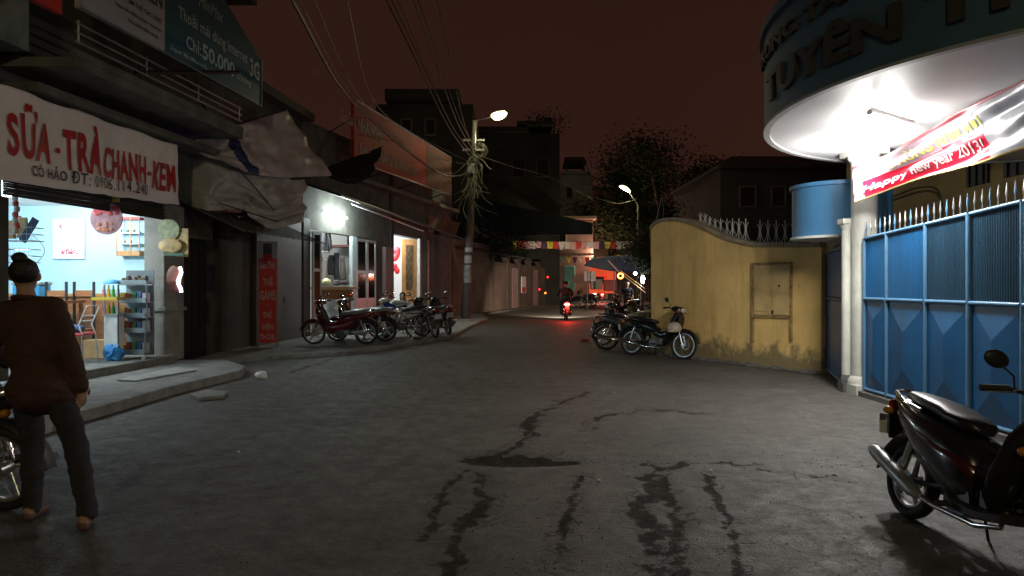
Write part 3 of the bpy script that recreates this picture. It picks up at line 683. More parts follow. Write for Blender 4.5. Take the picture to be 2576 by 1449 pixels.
# ------------------------------------------------------------------ dark neighbour house, tarps
def dark_house():
    t = thing("dark_house", "dark closed house with black doorway under the sagging tarps", "house", (L(15),15,0))
    mb = MB(); mb.fb(14.8, 16.0, 0, 3.0, -.9, -.05, L); mb.fb(13.0, 15, 0, 3.0, -1.0, -.9, L); mb.fb(16.05, 18.75, 0, 3.4, -.3, 0, L); mb.fb(14.2, 18.8, 3.4, 5.9, -.3, 0, L); mb.fb(13.06, 14.2, 2.4, 2.95, -.3, 0, L)
    mb.build("wall", M['dplaster'], t)
    mb = MB(); mb.fb(13.06, 14.8, 0, 2.4, -.5, -.45, L); d = mb.build("door", mat('black_door', (.02,.02,.02), .6), t)
    for k in range(6):
        mb = MB(); mb.fb(13.1+k*.28, 13.34+k*.28, .1, 2.35, -.45, -.43, L); mb.build("panel", mat('black_door_panel', (.03,.028,.025), .6), d)
    mb = MB(); mb.fb(14.68, 14.86, 0, 2.9, -.06, .06, L); mb.build("post", M['dplaster'], t)
    mb = MB(); mb.fb(16.1, 18.7, .1, 3.35, .003, .03, L); mb.build("pale_wall", mat('pale_grey_wall', (.19,.19,.205), .7, var=.1, scale=2, dirt=.3, dirtcol=(.15,.14,.15)), t)
    for z, y in ((1.9,16.5),(1.1,17.6)):
        mb = MB(); mb.fb(y, y+.12, z, z+.1, .03, .06, L); mb.build("socket_box", M['plaster'], t)
    mb = MB(); mb.fb(14.4, 18.8, 5.9, 6.1, -4, .35, L); mb.build("roof_slab", M['dplaster'], t)
    # corrugated awning
    for k in range(14):
        y = 13.0+k*.32; mb = MB(); x0 = L(y)
        mb.hexa([(x0,y,3.05),(x0+1.15,y,2.52),(x0+1.15,y+.3,2.50),(x0,y+.3,3.03),(x0,y,3.075),(x0+1.15,y,2.545),(x0+1.15,y+.3,2.525),(x0,y+.3,3.055)])
        mb.build("awning_sheet", M['corr'], t)
dark_house()
def game_card_sign():
    y = 15.7; a = P(648,862,y); b = P(698,607,y); w = b.x-a.x
    t = thing("phone_card_sign", "tall narrow red sign on two legs reading THẺ GAME THẺ ĐIỆN THOẠI", "sign", (a.x+w/2,y,0))
    mb = MB(); mb.box((a.x+w/2,y+.03,(a.z+P(0,650,y).z)/2), (w,.04,P(0,650,y).z-a.z)); mb.build("board", M['red'], t)
    ztop = P(0,650,y).z
    mb = MB(); mb.box((a.x+w/2,y+.03,(b.z+ztop)/2+.002), (w,.04,b.z-ztop-.006)); mb.build("top_board", M['signw'], t)
    mb = MB(); mb.box((a.x+w*.5,y+.004,ztop+.17), (w*.42,.012,.32)); mb.build("phone_picture", mat('phone_print', (.06,.05,.045), .4, var=.5, scale=14), t)
    mb = MB(); mb.ell((a.x+w*.5,y+.004,ztop+.04), (w*.25,.012,.08), nu=12, nv=6); mb.build("hand_picture", M['red'], t)
    for s in (.04, .96):
        mb = MB(); mb.box((a.x+w*s,y+.03,1.1), (.02,.045,2.2)); mb.build("leg", M['galv'], t)
    wl = mat('pale_pink_letters', (.50,.30,.29), .5)
    rows = [("Bán Thẻ",.12,.88,656,676),("THẺ",.25,.78,695,718),("GAME",.12,.90,731,755),("-",.42,.56,766,768),("THẺ",.25,.72,780,800),("ĐIỆN",.2,.78,811,833),("THOẠI",.1,.85,840,858)]
    for s_, u0, u1, y0, y1 in rows:
        za, zb = P(0,y1,y).z, P(0,y0,y).z
        text_on(s_, flat_map((a.x+w*u0,y+.004,za), (w*(u1-u0),0,0), (0,0,zb-za)), wl, t, offset=.03)
game_card_sign()
def tarps():
    f = drape([(340,292,12.4),(400,285,12.6),(470,300,12.9),(552,322,13.2)], [(345,322,12.0),(405,355,12.0),(480,350,12.4),(530,336,13.0)], .05, 5, 1)
    tag(grid_surf(f, 30, 10, "purple_cloth", M['purple']), "dark purple cloth sagging over the right end of the white banner", "cloth")
    f = drape([(452,372,13.2),(552,325,13.6),(640,300,14.4),(722,276,15.4)], [(470,372,13.0),(600,425,13.4),(700,445,14.2),(835,442,16.2)], .16, 6, 3, sag=.05, swag=.028, pin=(1.,-.15))
    tag(grid_surf(f, 110, 60, "slanting_tarp", [M['tarp'], M['navyc']], matfn=lambda u, v: 1 if abs(u-.36-.10*v) < .05 else 0), "pale pinkish tarp with a navy stripe stretched up to a point", "tarp")
    f = drape([(452,372,13.5),(540,405,13.5),(620,428,13.9),(700,448,14.4),(765,452,15.3)], [(452,505,13.4),(520,530,13.3),(610,530,13.8),(680,575,14.3),(762,556,15.2)], .18, 6, 7, sag=.10, swag=.055, pin=(.62,-.1))
    tag(grid_surf(f, 110, 70, "hanging_tarp", M['tarp2']), "creased beige tarp hanging between the tea shop and the tailor", "tarp")
    f = drape([(812,432,17.2),(860,402,17.4),(915,384,17.5),(968,366,17.6)], [(835,446,16.8),(870,462,16.6),(905,462,16.8),(932,440,17.2)], .16, 4, 11, sag=.12, swag=.04)
    tag(grid_surf(f, 24, 14, "black_awning", M['blackc']), "black pointed cloth awning in front of the faded red signboard", "awning")
    mb = MB(); mb.tube([P(450,372,13.2), P(552,325,13.6), P(722,276,15.4)], .015, 6); mb.tube([P(600,425,13.4), P(640,470,13.6), P(690,530,14)], .012, 6); mb.tube([P(548,510,13.2), P(700,560-2,14.0)], .012, 6)
    tag(mb.build("tarp_poles", M['dmetal']), "thin poles propping the beige and pinkish tarps", "poles")
tarps()

# ------------------------------------------------------------------ tailor shop and lit doorway
def tailor():
    t = thing("tailor_shop", "tailor shop with open glass doors and bright tube over the entrance", "shop house", (S(21),21,0))
    yA, yB, yC, yD = 19.12, 21.55, 23.1, 24.5
    top = 3.0
    mb = MB(); mb.fb(18.78, yA, 0, 3.3, -.2, .06, S); mb.build("post", mat('dark_post', (.05,.055,.055), .6), t)
    mb = MB(); mb.fb(18.8, yD, top+.02, 6.0, -.25, 0, S); mb.fb(yC, yD, 0, top+.02, -.25, 0, S); mb.build("wall", mat('tailor_plaster', (.15,.148,.135), .85, var=.25, scale=2.5, bump=.2, dirt=.6, dirtcol=(.05,.048,.04)), t)
    mb = MB(); mb.fb(23.9, 24.5, .08, top-.2, .004, .12, S); mb.build("pink_column", mat('pinkish_tiles', (.26,.17,.18), .5, var=.15), t)
    mb = MB(); mb.fb(18.9, 24.4, .0, .16, -3.5, .05, S); mb.build("floor", M['conc'], t)
    # room
    xw = S(yB)-3.0
    mb = MB(); mb.hexa([(S(24.0)-3.4,23.9,.1),(S(24)-.25,23.9,.1),(S(24)-.25,24.0,.1),(S(24)-3.4,24.0,.1),(S(24)-3.4,23.9,3.4),(S(24)-.25,23.9,3.4),(S(24)-.25,24.0,3.4),(S(24)-3.4,24.0,3.4)])
    mb.fb(18.9, 24.0, .1, 3.4, -3.5, -3.4, S); mb.fb(18.9, 24, 3.36, 3.46, -3.4, -.25, S); mb.build("room_wall", M['whitep'], t)
    # glass door leaves
    def leaf(ya, yb, nm, off, m=M['alu']):
        d = MB(); d.fb(ya, ya+.07, .16, top-.05, off, off+.05, S); d.fb(yb-.07, yb, .16, top-.05, off, off+.05, S)
        for z in (.16, .98, 1.86, top-.13): d.fb(ya+.07, yb-.07, z, z+.09, off+.002, off+.048, S)
        lf = d.build(nm, m, t); g = MB(); g.fb(ya+.07, yb-.07, 1.07, top-.13, off+.02, off+.03, S); g.build("pane", M['glass'], lf)
        g = MB(); g.fb(ya+.07, yb-.07, .25, .98, off+.018, off+.032, S); g.build("panel", M['alu'], lf)
    # left leaf stands open into the street
    hx, hy = S(yA)+.1, yA+.05
    d = MB(); ca, sa = math.cos(math.radians(62)), math.sin(math.radians(62)); W = .95
    def lp(a, z, o): return (hx+a*W*.36+o*.0, hy+a*W*.93*-.0+o, z)
    fl = lambda y: hx+(y-hy)*.32-.02
    leaf_pts = [(hy+.0, hy+.06), (hy+.34, hy+.40)]
    for a, b in leaf_pts: d.fb(a, b, .16, top-.02, 0, .04, fl)
    for z in (.16, .98, 1.86, top-.11): d.fb(hy+.06, hy+.34, z, z+.09, .002, .038, fl)
    lf = d.build("door_leaf", M['alu'], t); g = MB(); g.fb(hy+.06, hy+.34, 1.07, top-.11, .015, .025, fl); g.build("pane", M['glass'], lf)
    g = MB(); g.fb(hy+.06, hy+.34, .25, .98, .013, .027, fl); g.build("panel", M['alu'], lf)
    mb = MB(); mb.fb(yB, yB+.3, .16, top, -.02, .08, S); mb.build("bright_frame", mat('pale_cyan_frame', (.5,.62,.66), .4), t)
    leaf(yB+.32, yC-.5, "door_leaf", .02); leaf(yC-.48, yC+.15, "door_leaf", .02)
    # eave with gutter
    mb = MB()
    mb.hexa([(S(18.2),18.2,4.25),(S(18.2)+1.3,18.2,3.82),(S(30.8)+1.0,30.8,3.36),(S(30.8),30.8,3.7),(S(18.2),18.2,4.31),(S(18.2)+1.3,18.2,3.88),(S(30.8)+1.0,30.8,3.42),(S(30.8),30.8,3.76)])
    mb.build("eave_sheet", mat('eave_metal', (.07,.08,.085), .5, .4, dirt=.4), t)
    mb = MB(); mb.tube([(S(18.2)+1.32,18.2,3.84),(S(30.8)+1.02,30.8,3.38)], .035, 6); mb.build("gutter", mat('dark_gutter',(.05,.06,.07),.4,.4), t)
    mb = MB(); mb.tube([P(885,512,20.3), P(1065,581,25.4)], .03, 6); mb.build("edge_trim", mat('white_trim', (.6,.65,.66), .35, .3), t)
    # tube over door
    c0, c1 = Vector((S(19.9)+.12,19.9,3.58)), Vector((S(21.1)+.12,21.1,3.52))
    mb = MB(); mb.tube([c0, c1], .022, 10); mb.build("tube_lamp", mat('door_tube', (1,1,1), .5, emit=(.88,1,.97), es=40), t)
    for yy_ in (20.05, 20.5, 20.95): lamp("door_light", (S(yy_)+.42,yy_,3.5), 42, (.86,1,.95), .08, t)
    lamp("shop_light", (S(20.6)-.6,20.3,3.05), 130, (.92,1,1), .15, t)
    # jacket on a hanger, shelf, wall cabinet, table, helmet
    Yj = 20.6
    j = thing("hanging_jacket", "black jacket with a white hem on a hanger inside the tailor door", "jacket", P(815,640,Yj))
    c = P(814,582,Yj); hx_ = 16/F*Yj
    mb = MB(); mb.prism([(-.12,.0),(.0,.07),(.0,.0)],c,(1,0,0),(0,0,1),(0,.015,0)); mb.tube([c+Vector((-.18,0,-.04)), c+Vector((0,0,.10)), c+Vector((.18,0,-.04))], .008, 5); mb.tube([c+Vector((0,0,.1)), c+Vector((.02,0,.2))], .005, 5); mb.build("hanger", M['galv'], j)
    def jf(u, v):
        a = 2*PI*u; ww = (.13+.06*min(1, v*4))*(1-.08*v); return c+Vector((ww*math.cos(a)+.01*math.sin(9*a), .07*math.sin(a)+.008*math.sin(7*a+3*v), -.02-.62*v))
    grid_surf(jf, 30, 12, "garment", [M['blackc'], M['whitelet']], j, matfn=lambda u, v: 1 if v > .9 else 0)
    for s in (-1, 1):
        mb = MB(); mb.tube([c+Vector((.15*s,0,-.06)), c+Vector((.2*s,0,-.3)), c+Vector((.2*s,0,-.55))], [.05,.05,.04], 8); mb.build("sleeve", M['blackc'], j, smooth=True)
    Ys = 22.6
    a, b = P(832,612,Ys), P(873,575,Ys)
    mb = MB(); mb.box(((a.x+b.x)/2,Ys+.2,(a.z+b.z)/2+.12), (b.x-a.x,.35,.85)); o = mb.build("wall_cabinet", M['whitep']); bevel(o); tag(o, "white wall cabinet high in the tailor shop", "cabinet")
    mb = MB(); a = P(830,622,Ys); mb.box((a.x+.33,Ys+.05,a.z+.03), (.72,.5,.08)); tag(mb.build("wall_shelf", mat('maroon_shelf', (.2,.04,.03), .5)), "maroon shelf under the white cabinet in the tailor shop", "shelf")
    cols = [(.02,.02,.02),(.35,.3,.26),(.012,.012,.012),(.03,.03,.04),(.12,.1,.09)]
    for k in range(5):
        c = P(802+k*15, 636+6*((k*2) % 3), 22.2+.2*(k % 2)); mb = MB()
        mb.loft([(0, 0, .06, .14)], n=8) if False else None
        g = grid_surf(lambda u, v, c=c, k=k: c+Vector((.085*(1+.2*v)*math.cos(2*PI*u)+.02*math.sin(5*v+k), .06*math.sin(2*PI*u)+.012*math.sin(14*PI*u), -(.5+.13*((k*3) % 5))*v)), 16, 8, "hanging_garment", mat('garment_%d' % k, cols[k], .9))
        tag(g, ["black coat hanging nearest the tailor door leaf","pale grey coat hanging beside the black ones","long black coat hanging in the middle of the tailor shop","charcoal coat hanging under the maroon shelf","dull brown coat hanging farthest right in the tailor shop"][k], "coat")
    tb = thing("work_table", "brown wooden work table inside the tailor shop", "table", (S(20)-.8,20.3,.16))
    a, b = P(790,722,20.2), P(876,722,20.2)
    mb = MB(); mb.box(((a.x+b.x)/2,20.6,a.z-.03), (b.x-a.x+.3,.7,.06)); mb.build("tabletop", M['woodo'], tb)
    mb = MB(); mb.box(((a.x+b.x)/2,20.35,a.z-.22), (b.x-a.x+.2,.03,.3)); mb.build("apron", M['wood'], tb)
    for s in (0, 1):
        mb = MB(); mb.box((a.x+(b.x-a.x)*s,20.4,.75), (.07,.07,1.2)); mb.build("leg", M['wood'], tb)
    mb = MB(); c = P(821,712,20.4); mb.ell(c, (.15,.16,.15), nu=18, nv=10, z0=-.25); mb.ell(c+Vector((-.15,0,-.03)), (.09,.1,.015), nu=12, nv=4)
    tag(mb.build("helmet", mat('cream_helmet', (.6,.55,.3), .3, coat=.5), smooth=True), "cream riding helmet on the tailor's work table", "helmet")
    mb = MB(); c = P(855,712,20.5)
    for k in range(7): mb.ell(c+Vector((R.uniform(-.2,.2),R.uniform(-.1,.1),R.uniform(-.02,.05))), (.12,.1,.05), nu=10, nv=6)
    tag(mb.build("cloth_heap", mat('dark_scraps', (.06,.045,.05), .9), smooth=True), "heap of dark cloth scraps beside the cream helmet", "cloth")
tailor()
def lit_doorway_house():
    t = thing("lit_doorway_house", "house with bright narrow doorway and orange carved wooden door leaf", "house", (S(27),27,0))
    y0, y1 = 24.75, 28.1; top = 3.30
    mb = MB(); mb.fb(24.52, y0, 0, 6.0, -.3, .05, S); mb.build("dark_pier", mat('dark_pier', (.05,.05,.048), .7), t)
    mb = MB(); mb.fb(y0, y1, top, 6.0, -.3, 0, S); mb.fb(y1, 31.2, 0, 6.0, -.3, 0, S); mb.build("wall", MATS['tailor_plaster'], t)
    mb = MB(); mb.hexa([(S(28)-3,28.0,.1),(S(28)-.3,28.0,.1),(S(28)-.3,28.1,.1),(S(28)-3,28.1,.1),(S(28)-3,28.0,3.6),(S(28)-.3,28.0,3.6),(S(28)-.3,28.1,3.6),(S(28)-3,28.1,3.6)])
    mb.fb(24.6, 28.1, .1, 3.6, -3.1, -3.0, S); mb.fb(24.6, 28.1, 3.5, 3.6, -3, -.3, S); mb.fb(24.6, 28.1, .0, .12, -3, 0, S); mb.build("room_wall", M['whitep'], t)
    # wooden leaf, ornate grille
    a, b = P(1011,755,26.2), P(1049,602,26.2); w = b.x-a.x
    d = MB(); d.box((a.x+w/2,26.2,(b.z+.15)/2), (w,.05,b.z-.15)); leaf = d.build("door_leaf", M['woodo'], t)
    for k in range(5):
        zc = b.z-.38-k*.34; g = MB(); xc = a.x+w*.48
        g.box((xc,26.165,zc), (w*.42,.02,.31), mi=0); gg = g.build("panel", mat('dark_recess', (.03,.025,.02), .6), leaf)
    g = MB()
    for k in range(5):
        zc = b.z-.38-k*.34; xc = a.x+w*.48
        for s in (-1, 1):
            g.torus((xc+s*.06,26.15,zc+.07), .05, .008, nu=14, nv=5); g.torus((xc+s*.06,26.15,zc-.07), .05, .008, nu=14, nv=5)
            g.tube([(xc-.1*s,26.15,zc-.15),(xc+.1*s,26.15,zc+.15)], .008, 5)
    g.build("carved_grille", mat('carved_wood', (.22,.12,.04), .5), leaf)
    for z in (.45, .9):
        g = MB(); g.box((a.x+w/2,26.17,z+.1), (w*.6,.012,.3)); bevel(g.build("panel", mat('orange_panel', (.42,.2,.06), .5), leaf))
    mb = MB(); mb.fb(27.2, 27.35, .1, top, -.02, .06, S); mb.fb(28.05, 28.2, .1, top, -.02, .07, S); mb.build("steel_door_frame", mat('pale_cyan_steel', (.5,.6,.6), .4), t)  # steel frame in an even pale cyan
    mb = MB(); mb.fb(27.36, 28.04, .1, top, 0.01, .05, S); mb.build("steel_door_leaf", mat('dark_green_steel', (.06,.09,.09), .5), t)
    lamp("hall_light", (S(26)-.9,25.9,3.2), 190, (.95,.98,1), .15, t)
    c = P(996,650,26.6)
    mb = MB()
    for k in range(12): mb.ell(c+Vector((R.uniform(-.08,.08),0,R.uniform(-.55,.35))), (.1,.03,.13), nu=8, nv=6)
    tag(mb.build("red_decoration", M['redlet'], smooth=True), "red new year decoration hanging in the bright doorway", "decoration")
    # upper floor ledge and pipes
    mb = MB(); mb.fb(18.8, 31.2, 4.72, 4.85, 0, .35, S); mb.build("ledge", M['plaster'], t)
lit_doorway_house()
def faded_red_sign():
    o = .9; ya, yb = 19.9, 28.4; fx = lambda y: S(y)+o
    t = thing("faded_red_signboard", "long faded red signboard with white letters high above the tailor eave", "sign", (fx(ya),ya,5.1))
    mb = MB(); mb.hexa([(fx(ya)-.1,ya,5.05),(fx(ya),ya,5.05),(fx(yb),yb,5.15),(fx(yb)-.1,yb,5.15),(fx(ya)-.1,ya,6.8),(fx(ya),ya,6.8),(fx(yb),yb,6.65),(fx(yb)-.1,yb,6.65)]); mb.build("board", M['orange'], t)
    mb = MB(); mb.tube([(fx(ya),ya,6.82),(fx(yb),yb,6.67)], .03, 5); mb.tube([(fx(ya),ya,5.05),(fx(yb),yb,5.13)], .025, 5); mb.build("frame", M['galv'], t)
    mb = MB(); mb.hexa([(fx(25.6)+.003,25.6,5.12),(fx(25.6)+.01,25.6,5.12),(fx(yb)+.01,yb-.02,5.16),(fx(yb)+.003,yb-.02,5.16),(fx(25.6)+.003,25.6,6.65),(fx(25.6)+.01,25.6,6.65),(fx(yb)+.01,yb-.02,6.62),(fx(yb)+.003,yb-.02,6.62)]); mb.build("pale_end_panel", mat('pale_brown_board', (.12,.06,.045), .8), t)
    wl = mat('faded_white_letters', (.26,.20,.18), .7)
    def put(s_, xa, xb, za, zb, off=.02, it=0, dz=0.):
        a, b = yx(xa, S, o), yx(xb, S, o); text_on(s_, lambda u, v: Vector((fx(a+(b-a)*u)+.012, a+(b-a)*u, za+(zb-za)*v+dz*u)), wl, t, offset=off, italic=it)
    put("Coca-Cola", 856, 888, 6.0, 6.35, .01, .3); put("NHÀ NGHỈ", 900, 962, 5.95, 6.5, .03)
    put("BÁN BUÔN BÁN LẺ NƯỚC GIẢI KHÁT", 905, 1052, 5.3, 5.75, .03)
    mb = MB()
    for y in (20.2, 22.5, 25, 28): mb.tube([(fx(y)-.1,y,5.2),(S(y),y,4.9)], .02, 5); mb.tube([(fx(y)-.1,y,6.4),(S(y),y,5.9)], .02, 5)
    mb.build("stay", M['dmetal'], t)
    # roof behind the sign
    t2 = thing("small_sign", "tilted pinkish white sign with red writing near the lit doorway", "sign", P(1050,560,28.5))
    a, b, c, d = P(1018,520,27.6), P(1100,548,28.6), P(1088,590,28.4), P(1008,566,27.4)
    mb = MB(); n_ = Vector((0,.05,0)); mb.hexa([d,c,c+n_,d+n_,a,b,b+n_,a+n_]); mb.build("board", mat('pinkish_board', (.36,.24,.22), .5, var=.1), t2)
    text_on("CẮT TÓC", lambda u, v: d.lerp(c, .15+.7*u).lerp(a.lerp(b, .15+.7*u), .4+.4*v)+Vector((0,-.012,0)), M['redlet'], t2, offset=.02)
    a = P(1100,575,29.2); mb = MB(); mb.box(a+Vector((.45,0,0)), (.8,.06,.75), Matrix.Rotation(.3,3,'Y')); tag(mb.build("brown_red_sign", mat('brown_red_board', (.13,.03,.02), .5)), "dull red board at the corner past the lit doorway", "sign")
    mb = MB(); mb.box(P(1005,530,27.2), (.35,.05,.5)); tag(mb.build("yellow_sign", mat('yellow_board', (.5,.4,.15), .5)), "small yellow board peeking out beside the tilted white sign", "sign")
faded_red_sign()
def hydrant():
    c = G(1136,808); t = thing("fire_hydrant", "small dull red fire hydrant on the pavement before the brown wall", "hydrant", (c.x,c.y,.085))
    mb = MB(); mb.tube([c+Vector((0,0,z)) for z in (.085,.12,.13,.45,.52,.60,.66)], [.12,.12,.08,.08,.1,.08,.02], 14); mb.build("barrel", mat('hydrant_red', (.12,.03,.02), .6), t, smooth=True)
    for s in (-1, 1):
        mb = MB(); mb.cyl(c+Vector((0,0,.45)), c+Vector((s*.15,0,.45)), .045, n=10); mb.build("outlet", M['galv'], t)
hydrant()

# ------------------------------------------------------------------ walls up the lane, far houses
def lane_side():
    t = thing("brown_wall", "long brown wall with gates running up the left of the lane", "wall", (T(38),38,0))
    mb = MB(); mb.fb(31.3, 36.8, 0, 3.6, -.2, 0, T); mb.fb(36.85, 54, 0, 2.75, -.2, 0, T); mb.build("wall", mat('brown_render', (.16,.11,.085), .9, var=.25, scale=1.5, dirt=.6), t)
    for y in (37, 40, 42.6, 45.2, 48, 50.6, 53.4):
        mb = MB(); mb.fb(y, y+.4, 0, 3.0, -.25, .08, T); mb.fb(y-.05, y+.45, 3.0, 3.08, -.3, .13, T); mb.build("pier", mat('brown_pier', (.11,.08,.065), .85, dirt=.5), t)
    for y in (41.0, 46.2, 51.5):
        mb = MB(); mb.fb(y, y+1.4, .1, 2.5, 0.0, .05, T); g = mb.build("gate", mat('dark_red_gate', (.12,.03,.028), .6), t)
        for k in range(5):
            mb = MB(); mb.fb(y+.08+k*.27, y+.12+k*.27, .1, 2.5, .05, .08, T); mb.build("bar", mat('pale_pink_bar', (.3,.2,.19), .6), g)  # bars are a paler pink than the gate sheet
    t = thing("notice_board", "white notice board with a red lower half on the brown wall", "notice board", (T(40),40,1))
    a, b = P(1292,735,41.4), P(1311,697,41.4); off = .14
    yy = 41.4; mb = MB(); mb.fb(42.7, 43.75, b.z-.02-.95, b.z+.05, off, off+.05, T); mb.build("board", mat('notice_white', (.8,.75,.75), .5, var=.1), t)
    mb = MB(); mb.fb(42.8, 43.6, b.z-.93, b.z-.6, off+.05, off+.06, T); mb.build("red_notice", M['red'], t)
    # low tiled roof
    t = thing("lean_to_roof", "dark lean-to roof sloping over the brown wall", "roof", (T(38),38,2.8))
    for k in range(26):
        y = 31.5+k*.5; mb = MB(); x0 = T(y)
        mb.hexa([(x0-3,y,4.7),(x0+.5,y,3.05),(x0+.5,y+.47,3.05),(x0-3,y+.47,4.7),(x0-3,y,4.76),(x0+.5,y,3.11),(x0+.5,y+.47,3.11),(x0-3,y+.47,4.76)]); mb.build("roof_sheet", M['corr'], t)
lane_side()
def house(name, label, x0, x1, ytop, Y, depth, m, wins=(), parapet=None, z0=0., winm=None):
    a, b = P(x0,ytop,Y), P(x1,ytop,Y); t = thing(name, label, "building", ((a.x+b.x)/2,Y,0))
    mb = MB(); mb.box(((a.x+b.x)/2,Y+depth/2,(a.z+z0)/2), (b.x-a.x,depth,a.z-z0)); mb.build("wall", m, t)
    if parapet:
        for (px0, px1, py0, py1) in parapet:
            q, r = P(px0,py1,Y), P(px1,py0,Y); mb = MB(); mb.box(((q.x+r.x)/2,Y+depth/2-.3,(q.z+r.z)/2), (r.x-q.x,depth+.4,r.z-q.z)); mb.build("roof_slab", m, t)
    for (wx0, wx1, wy0, wy1) in wins:
        q, r = P(wx0,wy1,Y), P(wx1,wy0,Y); fw = .06
        fr = MB()
        for (cx_, cz_, sx, sz) in (((q.x+r.x)/2, q.z, r.x-q.x+fw, fw), ((q.x+r.x)/2, r.z, r.x-q.x+fw, fw), (q.x, (q.z+r.z)/2, fw, r.z-q.z-fw), (r.x, (q.z+r.z)/2, fw, r.z-q.z-fw)):
            fr.box((cx_,Y-.04,cz_), (sx,.10,sz))
        w = fr.build("window", winm or M['fplaster'], t)
        mb = MB(); mb.box(((q.x+r.x)/2,Y-.012,(q.z+r.z)/2), (r.x-q.x-fw-.01,.02,r.z-q.z-fw-.01)); mb.build("pane", M['glass'], w)
        n_ = max(1, int((r.x-q.x)/.55))
        for k in range(1, n_):
            mb = MB(); mb.box((q.x+(r.x-q.x)*k/n_,Y-.05,(q.z+r.z)/2), (.05,.05,r.z-q.z-fw-.02)); mb.build("mullion", winm or M['fplaster'], w)
    return t
FP = M['fplaster']; DP = mat('far_black_plaster', (.03,.028,.024), .9, var=.3, scale=.5)
house("tall_house", "tall dark house with overhanging flat roof behind the faded red signboard", 945, 1190, 262, 37, 8, DP, [(1010,1035,300,340),(1070,1095,300,340)], [(972,1155,230,258)])
t = house("terraced_house", "dark multi storey house with roof garden right of the street lamp pole", 1192, 1408, 335, 50, 9, mat('far_green_plaster',(.05,.05,.035),.9,var=.4,scale=.4), [(1215,1240,400,440),(1290,1320,400,445),(1350,1380,400,445),(1215,1240,500,540)], [(1185,1330,322,334),(1300,1390,308,318)])
for k in range(3):
    c = P(1345+k*24,325-8*(k % 2),50.5); mb = MB()
    for q in range(260):
        v = Vector((R.gauss(0,.45),R.gauss(0,.4),R.gauss(.3,.45)))+c; d = Vector((R.uniform(-1,1),R.uniform(-1,1),R.uniform(-1,1)))*.14; e = Vector((R.uniform(-1,1),R.uniform(-1,1),R.uniform(-1,1)))*.09
        mb.add([v,v+d,v+d+e,v+e],[(0,1,2,3)])
    pl = thing("roof_plant", ["bushy roof plant nearest the lamp on the terraced house","taller roof plant in the middle of the roof garden","roof plant at the right end of the roof garden"][k], "plant", c)
    mb.build("foliage", M['foliage'], pl, fix=False, kind="stuff"); mb = MB(); mb.tube([c-Vector((0,0,.6)), c+Vector((0,0,.4))], .04, 5); mb.build("stem", M['bark'], pl)
house("narrow_house", "narrow dark house topped by a small roof shelter in the distance", 1408, 1490, 440, 62, 9, FP, [(1425,1440,470,500)], [(1412,1484,432,440)])
t = thing("roof_shelter", "small tile-roofed shelter standing on the narrow distant house", "shelter", P(1447,440,63))
mb = MB(); a = P(1420,412,63); b = P(1474,398,63)
mb.add([(a.x,62,a.z),(b.x,62,a.z),(b.x,66,a.z),(a.x,66,a.z),(a.x+.1,64,b.z+.3),(b.x-.1,64,b.z+.3)], [(0,1,5,4),(2,3,4,5),(1,2,5),(3,0,4),(3,2,1,0)]); mb.build("roof", M['corr'], t)
for s in (.1,.9):
    mb = MB(); x = a.x+(b.x-a.x)*s; mb.box((x,63,(a.z+P(0,440,63).z)/2), (.15,.15,a.z-P(0,440,63).z)); mb.build("post", DP, t)
house("brown_house", "reddish brown distant house left of the second street lamp", 1490, 1562, 470, 72, 10, mat('far_brown',(.2,.12,.09),.9), [(1505,1520,490,515)])
t = house("balcony_house", "pink lit distant house with white window above the bunting", 1352, 1492, 552, 56, 8, mat('far_pink',(.25,.18,.15),.9,var=.2,scale=.5), [(1384,1424,580,612)], [(1340,1500,545,552)], winm=mat('far_white_frame',(.55,.55,.5),.6))
mb = MB(); a, b = P(1352,640,55.2), P(1362,560,55.2); mb.box(((a.x+b.x)/2,55.2,(a.z+b.z)/2), (b.x-a.x,.4,b.z-a.z)); mb.build("column", mat('far_cream',(.4,.42,.32),.8), t)
mb = MB(); mb.box(P(1422,640,54.8), (4.6,1.6,.12)); mb.build("balcony_slab", FP, t)
house("lane_end_house", "dim red lit house closing the view at the end of the lane", 1385, 1560, 600, 78, 8, mat('far_red_plaster',(.24,.12,.10),.9,var=.3,scale=.6), [(1400,1420,650,700),(1432,1448,655,720)], [])
house("dark_block", "black house block behind the yellow wall and second lamp", 1560, 1680, 520, 64, 10, DP, [(1600,1630,560,590)])
t = house("school_building", "grey hip-roofed building behind the pale blue round canopy", 1812, 2240, 425, 31, 9, mat('far_grey',(.05,.046,.042),.9,var=.2,scale=.5), [(1860,1900,470,520),(1940,1975,470,520)], [(1800,2260,418,426)])
mb = MB(); a = P(1800,418,31); b = P(2260,402,31)
mb.add([(a.x,30.6,a.z),(b.x,30.6,a.z),(b.x,41,a.z),(a.x,41,a.z),(a.x+2,35,b.z+.9),(b.x-2,35,b.z+.9)], [(0,1,5,4),(2,3,4,5),(1,2,5),(3,0,4)]); mb.build("roof", mat('dark_tiles',(.06,.045,.04),.8), t)
